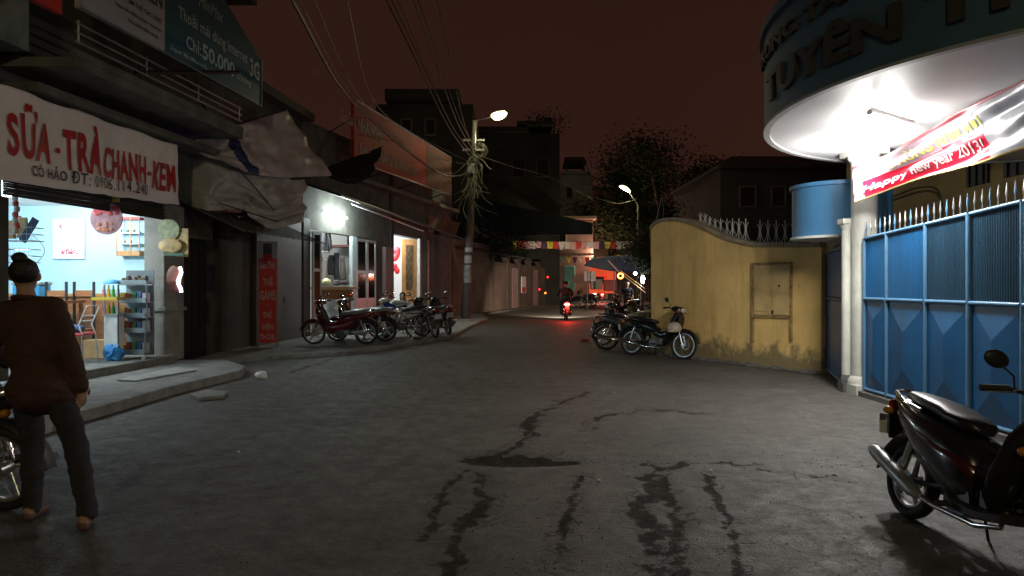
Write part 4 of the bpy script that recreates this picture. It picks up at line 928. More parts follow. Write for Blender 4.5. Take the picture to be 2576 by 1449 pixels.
# yellow building seen over the gate
def yellow_building():
    t = thing("yellow_building", "yellow plaster building with dark windows behind the blue gate", "building", (8.4,12,0))
    fn = lambda Y: 8.0+.06*Y
    mb = MB(); mb.fb(3, 19, 0, 7.2, 0, .3, fn); mb.build("wall", mat('ochre_plaster', (.50,.35,.15), .85, var=.12, scale=1, dirt=.3, dirtcol=(.2,.13,.06)), t)
    for (xa, xb, ya, yb) in ((2434,2487,395,466),(2528,2600,380,440)):
        y0_, y1_ = yx(xb, fn, -.02), yx(xa, fn, -.02); z1_ = P(0,ya,(y0_+y1_)/2).z; z0_ = P(0,yb,(y0_+y1_)/2).z
        mb = MB(); mb.fb(y0_, y1_, z0_, z1_, -.05, .0, fn); w = mb.build("window", mat('dark_shutter_blue', (.03,.035,.045), .5), t)
        for k in range(3):
            mb = MB(); yy = y0_+(y1_-y0_)*(k+.5)/3; mb.fb(yy-.02, yy+.02, z0_, z1_, -.08, -.05, fn); mb.build("mullion", M['dmetal'], w)
    mb = MB(); mb.fb(3, 19, 7.2, 7.4, -.4, .3, fn); mb.build("cornice", M['plaster'], t)
    for dz, rr in ((0, 1.), (-.07, .9)):
        pts = [P(2240,498+dz*-120,13.5)+Vector((0,0,0)), P(2290,478-dz*150,12.8), P(2330,470-dz*150,12.3), P(2358,478-dz*150,12.1), P(2370,520,12.0), P(2368,560,12.0)]
        mb = MB(); mb.tube([smooth_at(pts, q/20) for q in range(21)], .02, 6)
        tag(mb.build("wall_pipe", mat('olive_pipe', (.10,.10,.05), .5)), "upper curved hose pipe looping behind the blue gate" if dz == 0 else "lower curved hose pipe looping behind the blue gate", "pipe")
yellow_building()

# ------------------------------------------------------------------ lane end: stall, bunting
def lane_end():
    t = thing("food_stall", "market stall under a sloping blue awning with red lit panels", "stall", P(1560,760,46))
    f = drape([(1478,655,50),(1530,645,48),(1605,640,44)], [(1470,668,46),(1540,682,44),(1612,682,41)], .1, 4, 21)
    grid_surf(f, 20, 8, "awning", mat('blue_awning', (.05,.08,.25), .6), t)
    mb = MB(); mb.box(P(1516,706,52), (2.0,.08,1.9)); mb.build("red_panel", mat('lit_red_panel', (.5,.08,.04), .5, emit=(1,.10,.03), es=.55), t)
    text_on("PHỞ", flat_map(P(1496,702,51.9), (1.0,0,0), (0,0,.4)), mat('lit_red_letters',(.8,.02,.02),.5,emit=(1,.02,.01),es=.8), t, offset=.03)
    mb = MB(); mb.box(P(1480,704,51), (2.3,.06,.5)); mb.build("counter", mat('stall_counter',(.3,.15,.12),.6), t)
    for x in (1478, 1612, 1545):
        mb = MB(); a = P(x,682,42); mb.tube([(a.x,42,0),(a.x,42,a.z)], .035, 6); mb.build("post", M['galv'], t)
    s = thing("white_square_sign", "small white square sign hanging at the stall front", "sign", P(1484,705,44))
    mb = MB(); mb.box(P(1484,695,44), (.72,.04,.62)); mb.build("board", mat('stall_sign_white',(.5,.42,.4),.5), s)
    mb = MB(); mb.tube([P(1484,685,44),P(1484,665,44)], .015, 5); mb.build("hanger", M['dmetal'], s)
    s = thing("neon_ring", "glowing orange neon ring sign at the stall", "neon sign", P(1561,694,36))
    mb = MB(); c = P(1561,694,36); mb.torus(c, .13, .035, nu=24, nv=8); o = mb.build("ring_tube", mat('neon_orange',(1,.3,.1),.4,emit=(1,.16,.03),es=14), s)
    mb = MB(); mb.tube([c+Vector((0,.05,-.17)), c+Vector((0,.05,-1.9))], .02, 6); mb.build("post", M['dmetal'], s)
    lamp("neon_light", c+Vector((0,-.3,0)), 12, (1,.2,.06), .1, s)
    for k, (x, y, Y_, e, w_, lab) in enumerate(((1617,703,33,60,55,"bright white bulb beside the end of the yellow wall"),(1598,688,37,30,14,"smaller white bulb under the blue awning"))):
        s = thing("bulb_lamp", lab, "lamp", P(x,y,Y_)); c = P(x,y,Y_)
        mb = MB(); mb.ell(c, (.09,.09,.19 if k == 0 else .1), nu=12, nv=8); mb.build("bulb", mat('lit_bulb_%d' % k,(1,1,1),.5,emit=(.93,.97,1),es=e), s)
        mb = MB(); mb.tube([c+Vector((0,0,.18)), c+Vector((0,0,.9))], .01, 5); mb.build("cord", M['cable'], s)
        lamp("bulb_light", c+Vector((-.12,-.15,0)), w_, (.93,.97,1), .1, s)
    for k, (p, q) in enumerate((((1560,680),(1622,726)),((1570,694),(1624,736)),((1530,655),(1560,688)))):
        mb = MB(); mb.tube([P(*p,35), P(*q,32)], .010, 5); tag(mb.build("string_lights", mat('warm_string_%d' % k,(1,.6,.3),.5,emit=(1,.55,.25) if k != 1 else (.8,.7,.25),es=.6)), ["upper glowing strip running down to the white bulb","lower glowing strip running down past the standing person","short glowing strip under the blue awning edge"][k], "light strip")
    # market goods
    for k, (x, y, Y_, c_, lab) in enumerate(((1500,715,48,(.4,.35,.3),"pale sack at the foot of the red lit panel"),(1432,700,56,(.1,.35,.3),"turquoise cloth hanging on the far left of the stall"),(1535,718,44,(.3,.06,.05),"red box on the stall behind the parked motorbikes"))):
        mb = MB(); mb.box(P(x,y,Y_), (.8 if k != 1 else .9,.5,.7 if k != 1 else 2.0)); o = mb.build("stall_goods", mat('goods_%d' % k,c_,.7)); bevel(o, .06); tag(o, lab, "goods")
    mb = MB(); mb.box(P(1408,672,57), (1.5,.08,.9)); tag(mb.build("orange_sign", mat('orange_far_sign',(.5,.12,.05),.5,emit=(1,.25,.1),es=.12)), "faint orange shop sign at the far left of the lane end", "sign")
    for x, lab in ((1357,"left red reflector light on the brown wall"),(1372,"lower amber light by the brown wall"),(1378,"upper red light by the brown wall")):
        y_ = {1357:728,1372:737,1378:697}[x]; mb = MB(); mb.ell(P(x,y_,46), (.07,.05,.07), nu=10, nv=6); tag(mb.build("small_light", mat('tiny_%d' % x,(1,.1,.1),.5,emit=(1,.02,.03) if x != 1372 else (1,.3,.03),es=3)), lab, "light")
    lamp("lane_fill", P(1500,640,56), 1050, (1,.5,.36), .3, None).name = "lane_fill_light"  # bare warm light added over the lane end, no lamp stands there
    bpy.data.objects["lane_fill_light"].parent = t; bpy.data.objects["lane_fill_light"].matrix_parent_inverse = Matrix.Translation(-t.location)
lane_end()
def bunting(label, p0, p1, n, size, cols, seed, sag, tri=False, skip=()):
    rr = random.Random(seed); a, b = P(*p0), P(*p1); t = thing("flag_bunting", label, "bunting", a)
    at = lambda u: a.lerp(b, u)-Vector((0,0,sag*4*u*(1-u)))
    mb = MB(); mb.tube([at(k/24) for k in range(25)], .012, 5); mb.build("string", M['cable'], t)
    for k in range(n):
        if k in skip: continue
        u = (k+.5)/n; c = at(u); w = size*(.95+.15*rr.random()); h = size*1.15*(.9+.2*rr.random()); tw = rr.uniform(-.5,.5); x = Vector((math.cos(tw),math.sin(tw),0))
        tp = .15 if tri else rr.choice((.85,.85,.5,.8))
        mb = MB(); p_ = [c-x*w/2, c+x*w/2, c+x*w/2*tp-Vector((0,rr.uniform(-.05,.05),h)), c-x*w/2*tp-Vector((0,0,h))]
        mb.add(p_+[q+Vector((0,.006,0)) for q in p_], [(0,1,2,3),(7,6,5,4),(0,4,5,1),(1,5,6,2),(2,6,7,3),(3,7,4,0)])
        cn = cols[k % len(cols)] if seed != 1 else FL[k]
        mb.build("flag", mat('flag_'+cn, {'y':(.65,.60,.05),'r':(.65,.06,.045),'w':(.75,.68,.58),'p':(.70,.42,.38),'v':(.05,.02,.06),'g':(.1,.4,.32)}[cn], .6, emit=None), t)
FL = list("yrpwpvyrwwprpwpvyrwwpvr")
bunting("long row of coloured cloth flags strung across the lane", (1290,606,42), (1622,606,42), 23, .38, "yr", 1, .05, skip=(21,))
bunting("lower second row of small pointed flags behind the long row", (1378,640,54), (1560,640,54), 12, .42, "ypgyvwrg", 5, .25, tri=True)
# dark roof strip and tarpaulin over the left side of the lane
f = drape([(1165,490,32),(1300,520,38),(1400,540,46),(1492,562,54)], [(1165,560,31),(1290,590,36),(1390,590,44),(1490,590,53)], .12, 4, 31)
tag(grid_surf(f, 40, 10, "dark_awning", mat('dark_blue_tarp',(.004,.006,.010),1.,spec=.05)), "long dark awning hanging over the left side of the lane", "awning")

# ------------------------------------------------------------------ trees
def tree(label, base, h, spread, n, lean=(0,0), leafs=.16, seed=1, sparse=False):
    rr = random.Random(seed); b = Vector(base); t = thing("tree", label, "tree", b)
    top = b+Vector((lean[0],lean[1],h*.62)); mb = MB()
    mb.tube([b, b.lerp(top,.35)+Vector((.1,0,0)), b.lerp(top,.7)+Vector((-.1,.1,0)), top], [h*.03,h*.024,h*.018,h*.012], 8)
    tips = []
    for k in range(11):
        a = rr.uniform(0,2*PI); s = b.lerp(top, rr.uniform(.45,1)); e = s+Vector((math.cos(a)*spread*rr.uniform(.5,1), math.sin(a)*spread*rr.uniform(.4,.8), h*rr.uniform(.08,.34)))
        m_ = s.lerp(e,.5)+Vector((0,0,.1*h*rr.random())); mb.tube([s,m_,e], [h*.010,h*.007,h*.003], 6); tips += [e, m_.lerp(e,.5)]
        for q in range(3):
            e2 = e+Vector((rr.uniform(-1,1)*spread*.35, rr.uniform(-1,1)*spread*.35, rr.uniform(-.02,.12)*h)); mb.tube([m_.lerp(e,.6),e2], [h*.004,h*.0015], 5); tips.append(e2)
    mb.build("trunk", M['bark'], t)
    mb = MB()
    for k in range(n):
        c = rr.choice(tips); v = c+Vector((rr.gauss(0,spread*.20),rr.gauss(0,spread*.20),rr.gauss(0,h*.06)))
        d = Vector((rr.uniform(-1,1),rr.uniform(-1,1),rr.uniform(-.6,.6))).normalized()*leafs; e = Vector((rr.uniform(-1,1),rr.uniform(-1,1),rr.uniform(-1,1))).normalized()*leafs*.55
        mb.add([v,v+d+e*.4,v+d*1.6,v+d-e*.6],[(0,1,2,3)])
    mb.build("crown", M['foliage'], t, fix=False, kind="stuff")
    return t
tree("broad tree silhouetted beyond the yellow wall against the red sky", (12.3,58,0), 12.6, 5.0, 30000, (.0,0), .24, 4)
tree("dark bushy tree behind the left end of the yellow wall", (8.2,33,0), 5.2, 2.6, 16000, (0,0), .11, 6)
tree("dark tree hanging over the lean-to roof by the utility pole", (T(37)-.6,37,0), 6.4, 2.6, 16000, (.6,0), .08, 9)
tree("low dark tree behind the spiked part of the yellow wall", (8.6,22,0), 4.4, 2.8, 14000, (0,0), .07, 12)

# ------------------------------------------------------------------ poles, lamps, cables
def street_lamp(label, base, topz, arm, head, w, lean=Vector((0,0,0)), r=.17, seed=0, tube_w=.0):
    b = Vector(base); tp = Vector((b.x+lean.x, b.y+lean.y, topz)); t = thing("utility_pole", label, "utility pole", b)
    mb = MB(); mb.tube([b, b.lerp(tp,.5), tp], [r,r*.8,r*.55], 12); mb.build("pole", mat('weathered_pole', (.085,.083,.072), .85, var=.3, dirt=.5, scale=4), t, smooth=True)
    hp = Vector(head)
    mb = MB(); mb.tube([tp+Vector((.03,-.05,-1.2)), tp+Vector((.03,-.05,-.1)), tp.lerp(hp,.15)+Vector((0,0,.02)), tp.lerp(hp,.55), hp], .03, 8); mb.build("lamp_arm", M['galv'], t)
    d = (hp-tp); d.z *= .4; d.normalize(); rot = Vector((1,0,0)).rotation_difference(d).to_matrix()
    mb = MB(); mb.ell(hp+d*.32+Vector((0,0,.09)), (.42,.15,.07), rot, nu=16, nv=8, z0=-.1); mb.build("lamp_head", M['galv'], t, smooth=True)
    mb = MB(); mb.ell(hp+d*.34+Vector((0,0,.02)), (.46,.23,.22), rot, nu=20, nv=10, z1=.1); mb.build("lamp_glass", mat('lit_street_lamp', (1,1,.8), .5, emit=(1,.90,.42), es=5), t, smooth=True)
    lamp("street_light", hp+d*.34+Vector((0,0,-.25)), w, (1,.90,.50), .12, t)
    return t, tp
P1base = G(1171,806); P1base.z = 0
head1 = P(1243,292,27.7)
t1, top1 = street_lamp("near utility pole with lit yellow lamp and tangled cables", (P1base.x,P1base.y,0), 8.3, None, head1, 230, lean=Vector((.40,-.3,0)), r=.20)
def pole_extras():
    b = Vector((P1base.x,P1base.y,0)); tp = top1
    pos = lambda z: b.lerp(tp, z/8.3)
    for k, (z, h, w, m) in enumerate(((2.55,.32,.24,M['signw']),(2.95,.18,.2,M['signw']),(1.95,.75,.26,mat('torn_posters',(.26,.29,.28),.7,var=.5,scale=9)))):
        c = pos(z); mb = MB(); vs = []
        for j in range(2):
            for i in range(7):
                a = -PI/2-.9+1.8*i/6; vs.append(c+Vector((math.cos(a)*.197, math.sin(a)*.197, -h/2+h*j)))
        mb.add(vs, [(i,i+1,i+8,i+7) for i in range(6)]); o = mb.build("pasted_notice", m, t1); 
    rr = random.Random(4)
    for k in range(34):      # loose ends and coils: hanging bundle
        c = pos(rr.uniform(5.2,7.0)); pts = [c+Vector((rr.uniform(-.15,.15),-.2,0))]
        d = Vector((rr.gauss(-.05,.22), rr.uniform(-.3,0), -rr.uniform(.3,.9)))
        for q in range(5): pts.append(pts[-1]+d*.35+Vector((rr.gauss(0,.07),0,rr.gauss(0,.04)))); d = d+Vector((rr.gauss(0,.15),0,0))
        mb = MB(); mb.tube([smooth_at(pts, q/10) for q in range(11)], .012, 4)
        o = mb.build("loose_cable", M['cableg'], t1)
    for k in range(5):
        c = pos(6.95)+Vector((.18+.06*k*.5,-.28,.02*k)); mb = MB(); mb.torus(c, .2+.03*k, .013, ax=(.3,1,.25+.1*k), nu=22, nv=5); mb.build("cable_coil", M['cableg'], t1)
    for z in (7.1, 7.5):
        mb = MB(); c = pos(z); mb.box(c, (.9,.08,.08)); mb.build("cross_arm", M['galv'], t1)
    mb = MB(); mb.box(pos(6.3)+Vector((-.05,-.24,0)), (.28,.16,.4)); mb.build("junction_box", M['galv'], t1)
pole_extras()
b2 = Vector((P(1606,0,50).x,50,0)); street_lamp("second utility pole with lit lamp farther up the lane", b2, 7.2, None, P(1582,483,50), 330, r=.17)
b3 = Vector((P(1606,0,95).x,95,0)); street_lamp("farthest utility pole with tiny lit lamp", b3, 8.2, None, P(1593,594,95), 250, r=.17)
street_lamp("unseen utility pole with added lit lamp behind the viewer, where the overhead cables come from", (-3.9,-9.5,0), 7.8, None, (-.9,-9.2,7.7), 1250, r=.17)  # out of view; lamp added for the light on banner and yellow wall
# overhead cables: they run from poles behind the camera to the near pole and on up the lane
def cable(label, pts, r=.012, m=None, n=26, group=None):
    mb = MB(); mb.tube([smooth_at(pts, k/n) for k in range(n+1)], r, 5); return tag(mb.build("overhead_cable", m or M['cable']), label, "cable", group)
rr = random.Random(8)
xs_ = [(735,.03),(752,.012),(790,.012),(872,.012),(972,.02),(985,.014),(1000,.012),(1040,.016),(1052,.012),(1100,.010)]
for k, (x, r_) in enumerate(xs_):
    z1 = 7.25-.14*(9-k)*.9; e = Vector((top1.x-.1+.08*(k % 3), top1.y-.15, z1))
    low = k < 4
    if low: a = P(x,0,10.5+.4*k); mid = P([898,905,912,938][k],[268,262,255,250][k],17.5); pts = [a+(a-mid)*.9+Vector((0,0,.4)), a, mid, P([1105,1110,1050,1030][k],[436,438,380,330][k],25.2), e]
    else:
        a = P(x,0,14.5+.1*k); mid = a.lerp(e,.55)-Vector((0,0,.42)); pts = [a+(a-e)*1.6+Vector((0,0,.9)), a, mid, e]
    cable("dark overhead cable dropping to the near lamp pole, %s from the left in its bundle" % ("first","second","third","fourth")[k] if low else "overhead cable high above the lane, %s from the left in the high bundle" % ("first","second","third","fourth","fifth","sixth")[k-4], pts, r_, M['cable'] if k != 7 else M['cableg'], group="cables in the lower left bundle" if low else "cables in the high bundle")
cable("thin pale cable sagging from the near pole across the houses to the right", [P(1197,388,27.7), P(1290,420,34), P(1380,445,42), P(1490,500,50)], .012, M['cableg'])
cable("thin pale cable looping down from the teal sign against the sky", [P(690,150,13.6), P(745,185,14.5), P(790,182,15.2), P(826,155,16)], .006, M['cableg'])
cable("cable sagging from the second pole to the left", [P(1604,500,50), P(1555,512,50), P(1500,498,52)], .02, M['cableg'])
cable("dark cable sagging in front of the pink lit house", [P(1370,600,45), P(1430,640,46), P(1500,630,48), P(1605,570,50)], .02)
cable("pale cable hanging from the red sign end to the near pole", [P(1085,476,27.5), P(1115,445,27.3), P(1150,432,27.4), P(1190,392,27.7)], .014, M['cableg'])
mb = MB(); c = P(1660,560,15.2)
mb.tube([c+Vector((-.1,0,-.12)), c+Vector((-.03,0,.28)), c+Vector((.04,0,.55)), c+Vector((.08,0,.3)), c+Vector((.07,0,-.1))], .006, 5)
tag(mb.build("wire_hoop", M['cableg']), "bent wire hoop sticking up from the left end of the yellow wall", "wire")

# ------------------------------------------------------------------ the yellow wall
def yellow_wall():
    A = Vector((5.10,11.72,0)); B = Vector((2.98,15.05,0)); d = (B-A); Ln = d.length; d.normalize(); n = Vector((-d.y,d.x,0)); 
    if n.y > 0: n = -n                                   # faces the camera
    t = thing("yellow_wall", "stained yellow wall with a swooping top and blocked-up door panel", "wall", A)
    def s_of(x):     # picture column -> distance along the wall
        k = (x-CX)/F; return (k*A.y-A.x)/(d.x-k*d.y)
    prof = [(2066,622),(1990,622),(1950,622),(1900,619),(1860,611),(1820,598),(1785,582),(1755,568),(1725,559),(1700,556),(1670,558),(1650,565),(1638,578)]
    pts = []
    for x, y in prof:
        s = s_of(x); Y = (A+d*s).y; pts.append((s, P(0,y,Y).z))
    cs = [Vector((a,0,b)) for a, b in pts]; fine = [smooth_at(cs, k/48) for k in range(49)]; top = [(p.x,p.z) for p in fine]
    poly = [(top[0][0],0)]+[(top[-1][0],0)]+top[::-1]
    mb = MB(); mb.prism(poly, A, d, (0,0,1), -n*.22); w = mb.build("wall_body", wallmat(), t)
    mb = MB()      # coping
    for (s0, z0), (s1, z1) in zip(top[:-1], top[1:]):
        a, b = A+d*s0, A+d*s1; up = Vector((0,0,.07))
        z0v, z1v = Vector((0,0,z0+.002)), Vector((0,0,z1+.002))
        mb.hexa([a+n*.05+z0v, b+n*.05+z1v, b-n*.27+z1v, a-n*.27+z0v, a+n*.05+z0v+up, b+n*.05+z1v+up, b-n*.27+z1v+up, a-n*.27+z0v+up])
    mb.build("coping", mat('coping_plaster', (.30,.25,.17), .85, var=.3, dirt=.6, dirtcol=(.1,.08,.05)), t)
    # return of the wall going up the lane, with rounded end
    e = A+d*top[-1][0]; zt = top[-1][1]
    mb = MB(); q = Vector((.20,1,0)).normalized(); m2 = Vector((q.y,-q.x,0))
    mb.prism([(0,0),(14,0),(14,zt),(0,zt)], e-n*.0+d*.002, q, (0,0,1), m2*.22); mb.build("side_wall", wallmat(), t)
    mb = MB(); mb.prism([(0,zt+.003),(14,zt+.003),(14,zt+.07),(0,zt+.07)], e-m2*.03, q, (0,0,1), m2*.28); mb.build("coping", MATS['coping_plaster'], t)
    # metal shutter door pair
    def rect(x0, x1, y0, y1, off0, off1, nm, m, bv=0, parent=t):
        s0, s1 = s_of(x1), s_of(x0); Yc = (A+d*((s0+s1)/2)).y; z0, z1 = P(0,y1,Yc).z, P(0,y0,Yc).z
        mb = MB(); mb.prism([(s0,z0),(s1,z0),(s1,z1),(s0,z1)], A+n*off0, d, (0,0,1), n*(off1-off0)); o = mb.build(nm, m, parent)
        if bv: bevel(o, bv)
        return o, (s0, s1, z0, z1)
    cm = mat('faded_cream_metal', (.62,.43,.18), .6, var=.15, scale=5, dirt=.35, dirtcol=(.22,.15,.07)); rm = mat('rusty_frame', (.30,.20,.08), .8, var=.5, scale=12)
    dl, _ = rect(1899,1943,667,792,.004,.03,"door_leaf",cm,.004); dr, _ = rect(1945,1988,667,792,.004,.035,"door_leaf",cm,.004)
    for par, (xa, xb) in ((dl,(1905,1937)),(dr,(1951,1982))):
        rect(xa,xb,675,784,.036,.042,"raised_panel",cm,.003,par)
    rect(1894,1993,660,665,.0,.045,"lintel",rm); rect(1893,1898,667,860,.0,.04,"frame_post",rm); rect(1989,1994,667,860,.0,.04,"frame_post",rm); rect(1896,1992,794,799,.0,.04,"sill",rm)
    rect(1945,1949,780,790,.03,.05,"latch",M['dmetal']); rect(1962,1966,716,722,.03,.05,"latch",M['dmetal'])
    # forked spikes
    for x in (1753,1765,1777,1790,1804,1820,1834,1850,1867,1903,1923,1944,1966,1988):
        s = s_of(x); Y = (A+d*s).y
        zb = min(top, key=lambda q: abs(q[0]-s))[1]+.07; c = A+d*s-n*.1; c.z = zb; h = .50 if x > 1780 else .50*(.62+.38*(x-1753)/27)
        h = max(.2, P(0,549 if x < 1880 else 553,Y).z-zb)
        mb = MB(); mb.tube([c, c+Vector((0,0,h))], .009, 5)
        for sg in (-1, 1):
            wd = .085; pts = [c+d*sg*wd+Vector((0,0,.01)), c+d*sg*.035+Vector((0,0,h*.25)), c+d*sg*.014+Vector((0,0,h*.5)), c+d*sg*.03+Vector((0,0,h*.7)), c+d*sg*wd*.75+Vector((0,0,h*.84))]
            mb.tube([smooth_at(pts, k/8) for k in range(9)], .006, 5)
        mb.build("forked_spike", mat('pale_spike_paint', (.50,.49,.42), .5), t)
    mb = MB(); s0, s1 = s_of(1995), s_of(1752); 
    mb.tube([A+d*q-n*.1+Vector((0,0,min(top, key=lambda w_: abs(w_[0]-q))[1]+.078)) for q in [s0+(s1-s0)*k/20 for k in range(21)]], .008, 5); mb.build("spike_rail", M['galv'], t)
    # crumbled skirt along the foot
    mb = MB()
    for k in range(46):
        s = -.05+k/45*(Ln+.05); c = A+d*s+n*R.uniform(0,.05); r_ = R.uniform(.03,.10); mb.ell((c.x,c.y,.01), (r_*1.4,r_*1.2,R.uniform(.02,.07)), nu=7, nv=4)
    tag(mb.build("rubble_edge", M['concdark'], kind="stuff"), "crumbled grey rubble along the foot of the yellow wall", "rubble")
def wallmat():
    if 'streaked_yellow_wall' in MATS: return MATS['streaked_yellow_wall']
    m = mat('streaked_yellow_wall', (.80,.53,.19), .8, var=.13, scale=1.5, bump=.25, bscale=16); n = m.node_tree; b = n.nodes["Principled BSDF"]; K = n.links.new
    prev = b.inputs["Base Color"].links[0].from_socket
    tcn = n.nodes.new("ShaderNodeTexCoord")
    def layer(sc, st, p0, p1, amt, col, zr=None):
        nonlocal prev
        mp_ = n.nodes.new("ShaderNodeMapping"); mp_.inputs["Scale"].default_value = st; K(tcn.outputs["Object"], mp_.inputs[0])
        a = n.nodes.new("ShaderNodeTexNoise"); a.inputs["Scale"].default_value = sc; a.inputs["Detail"].default_value = 8; a.inputs["Roughness"].default_value = .65; K(mp_.outputs[0], a.inputs["Vector"])
        v = a.outputs[0]
        if zr:
            s = n.nodes.new("ShaderNodeSeparateXYZ"); K(tcn.outputs["Object"], s.inputs[0])
            r_ = n.nodes.new("ShaderNodeMapRange"); r_.inputs[1].default_value = zr[0]; r_.inputs[2].default_value = zr[1]; r_.inputs[3].default_value = .42; r_.inputs[4].default_value = 0; K(s.outputs[2], r_.inputs[0])
            ad = n.nodes.new("ShaderNodeMath"); ad.operation = 'ADD'; K(v, ad.inputs[0]); K(r_.outputs[0], ad.inputs[1]); v = ad.outputs[0]
        r2 = n.nodes.new("ShaderNodeValToRGB"); r2.color_ramp.elements[0].position = p0; r2.color_ramp.elements[1].position = p1
        r2.color_ramp.elements[0].color = (0,0,0,1); r2.color_ramp.elements[1].color = (amt,)*3+(1,); K(v, r2.inputs[0])
        mx = n.nodes.new("ShaderNodeMixRGB"); mx.inputs[2].default_value = col+(1,); K(r2.outputs[0], mx.inputs[0]); K(prev, mx.inputs[1]); prev = mx.outputs[0]
    layer(1.2, (1,1,.35), .48, .72, .6, (.46,.30,.10))
    layer(3.5, (1,1,.12), .52, .75, .55, (.34,.22,.08))
    layer(4, (1,1,.7), .62, .80, .85, (.13,.11,.06), zr=(.0,.75))
    layer(7, (1,1,1), .66, .74, .7, (.5,.45,.32))
    K(prev, b.inputs["Base Color"]); return m
yellow_wall()

# ------------------------------------------------------------------ gate, columns, canopies
GX = 4.75
def gate():
    t = thing("blue_gate", "large blue steel double gate with spear tips and folded panels", "gate", (GX,8,0))
    cols_ = [2174,2230,2328,2438,2573,2760,3000]; Ys = [GX*F/(x-CX) for x in cols_]
    ztop = lambda Y: 2.12+(9.38-Y)*.053
    zm, zb = 1.31, .10
    pm = mat('gate_pipe_paint', (.07,.165,.28), .35, var=.1, scale=8, dirt=.3, dirtcol=(.1,.2,.3)); um = mat('ribbed_sheet_shaded', (.012,.040,.07), .35, .3, var=.25, scale=4, stretch=(1,1,.1)); bm_ = M['blue']
    for i in range(len(Ys)-1):
        Y0, Y1 = Ys[i+1], Ys[i]
        # frame pipes of this leaf
        for nm, a, b in (("top_rail",(GX,Y0+.02,ztop(Y0)),(GX,Y1-.02,ztop(Y1))),("middle_rail",(GX-.01,Y0+.02,zm),(GX-.01,Y1-.02,zm)),("bottom_rail",(GX,Y0+.02,zb),(GX,Y1-.02,zb))):
            mb = MB(); mb.tube([a,b], .022, 8); mb.build(nm, pm, t, smooth=True)
        # upper ribbed sheet
        mb = MB(); nr = int((Y1-Y0)/.035); vs = []
        for k in range(nr*2+1):
            y = Y0+(Y1-Y0)*k/(nr*2); xo = GX+.012+(.008 if k % 2 else 0); vs += [(xo,y,zm),(xo,y,ztop(y)-.01)]
        mb.add(vs, [(2*k,2*k+2,2*k+3,2*k+1) for k in range(nr*2)]); o = mb.build("upper_panel", M['blue'] if i < 2 else um, t, fix=False); solid(o, .003)  # nearer sheets get a darker colour for their shaded light angle
        # lower folded panel: hip shaped
        ym = (Y0+Y1)/2; h = (Y1-Y0)*.5; zt_ = zm-.02; o_ = GX+.02; pr = -.05
        v = [(o_,Y0,zb),(o_,Y1,zb),(o_,Y1,zt_),(o_,Y0,zt_),(o_+pr,ym,zb+h*.9),(o_+pr,ym,zt_-h*.9)]
        mb = MB(); mb.add(v, [(0,1,4),(1,2,5,4),(2,3,5),(3,0,4,5)]); o = mb.build("folded_panel", M['blue'], t, fix=False); solid(o, .003)
    for k, y in enumerate(Ys):
        mb = MB(); mb.tube([(GX,y,.04),(GX,y,ztop(y)+.005)], .032 if k in (3,) else .024, 8); mb.build("post", pm, t, smooth=True)
    k = 0; y = Ys[0]-.06
    while y > 5.6:
        z = ztop(y)+.02; c = Vector((GX,y,z)); mb = MB(); mb.tube([c, c+Vector((0,0,.06)), c+Vector((0,0,.09)), c+Vector((0,0,.115)), c+Vector((0,0,.2))], [.006,.006,.015,.011,.002], 6)
        mb.build("spear_tip", M['galv'] if k % 3 else pm, t, smooth=True); y -= .115; k += 1
    # track kerb under the gate
    mb = MB(); mb.box((GX+.1,7.6,.02), (.35,3.9,.09)); mb.build("threshold", M['concdark'], t)
gate()
def column(label, x, y, r, ztop, cap=True, base=True, m=None, seg=24):
    t = thing("column", label, "column", (x,y,0)); m = m or M['colpaint']
    mb = MB(); mb.tube([(x,y,0.0),(x,y,ztop)], r, seg); mb.build("shaft", m, t, smooth=True)
    if base:
        mb = MB(); mb.box((x,y,.05), (r*2.7,r*2.7,.16)); mb.tube([(x,y,.13),(x,y,.18),(x,y,.24)], [r*1.28,r*1.3,r*1.02], seg); mb.build("base", M['concdark'] if r < .1 else m, t, smooth=True)
    if cap:
        mb = MB(); mb.box((x,y,ztop-.035), (r*2.8,r*2.8,.07)); mb.tube([(x,y,ztop-.16),(x,y,ztop-.12),(x,y,ztop-.07)], [r*1.02,r*1.25,r*1.3], seg); mb.build("capital", m, t, smooth=True)
    return t
CZ = 3.35
column("thick white round column under the big canopy", GX+.12, 9.62, .165, CZ)
column("slim white column with square cap between the two gates", P(2129,0,9.75).x, 9.75, .062, 2.42, seg=16)
column("white column at the right end of the yellow wall", P(2064,0,11.9).x, 11.9, .085, 2.28)
column("white post at the right edge before the gate", GX+.02, 6.38, .05, CZ, base=False, cap=False, seg=12)
def small_gate():
    a = Vector((P(2078,0,11.7).x,11.7,0)); b = Vector((P(2118,0,9.95).x,9.95,0)); d = (b-a)
    t = thing("small_blue_gate", "narrow dark blue pedestrian gate between two white columns", "gate", a)
    mb = MB(); n_ = Vector((-d.y,d.x,0)).normalized()*.03
    for z0, z1, nm in ((.12,1.25,"lower_panel"),(1.31,2.0,"upper_panel")):
        mb = MB(); mb.hexa([a+Vector((0,0,z0)),b+Vector((0,0,z0)),b+n_+Vector((0,0,z0)),a+n_+Vector((0,0,z0)),a+Vector((0,0,z1)),b+Vector((0,0,z1)),b+n_+Vector((0,0,z1)),a+n_+Vector((0,0,z1))]); mb.build(nm, M['blue'], t)
    for z in (.1,1.28,2.03):
        mb = MB(); mb.tube([a+Vector((0,-.01,z)), b+Vector((0,-.01,z))], .02, 6); mb.build("rail", MATS['gate_pipe_paint'], t)
    for k in range(11):
        c = a.lerp(b, (k+.5)/11)+Vector((0,0,2.04)); mb = MB(); mb.tube([c, c+Vector((0,0,.07)), c+Vector((0,0,.1)), c+Vector((0,0,.22))], [.008,.008,.018,.002], 5); mb.build("spear_tip", M['chrome'], t)
small_gate()
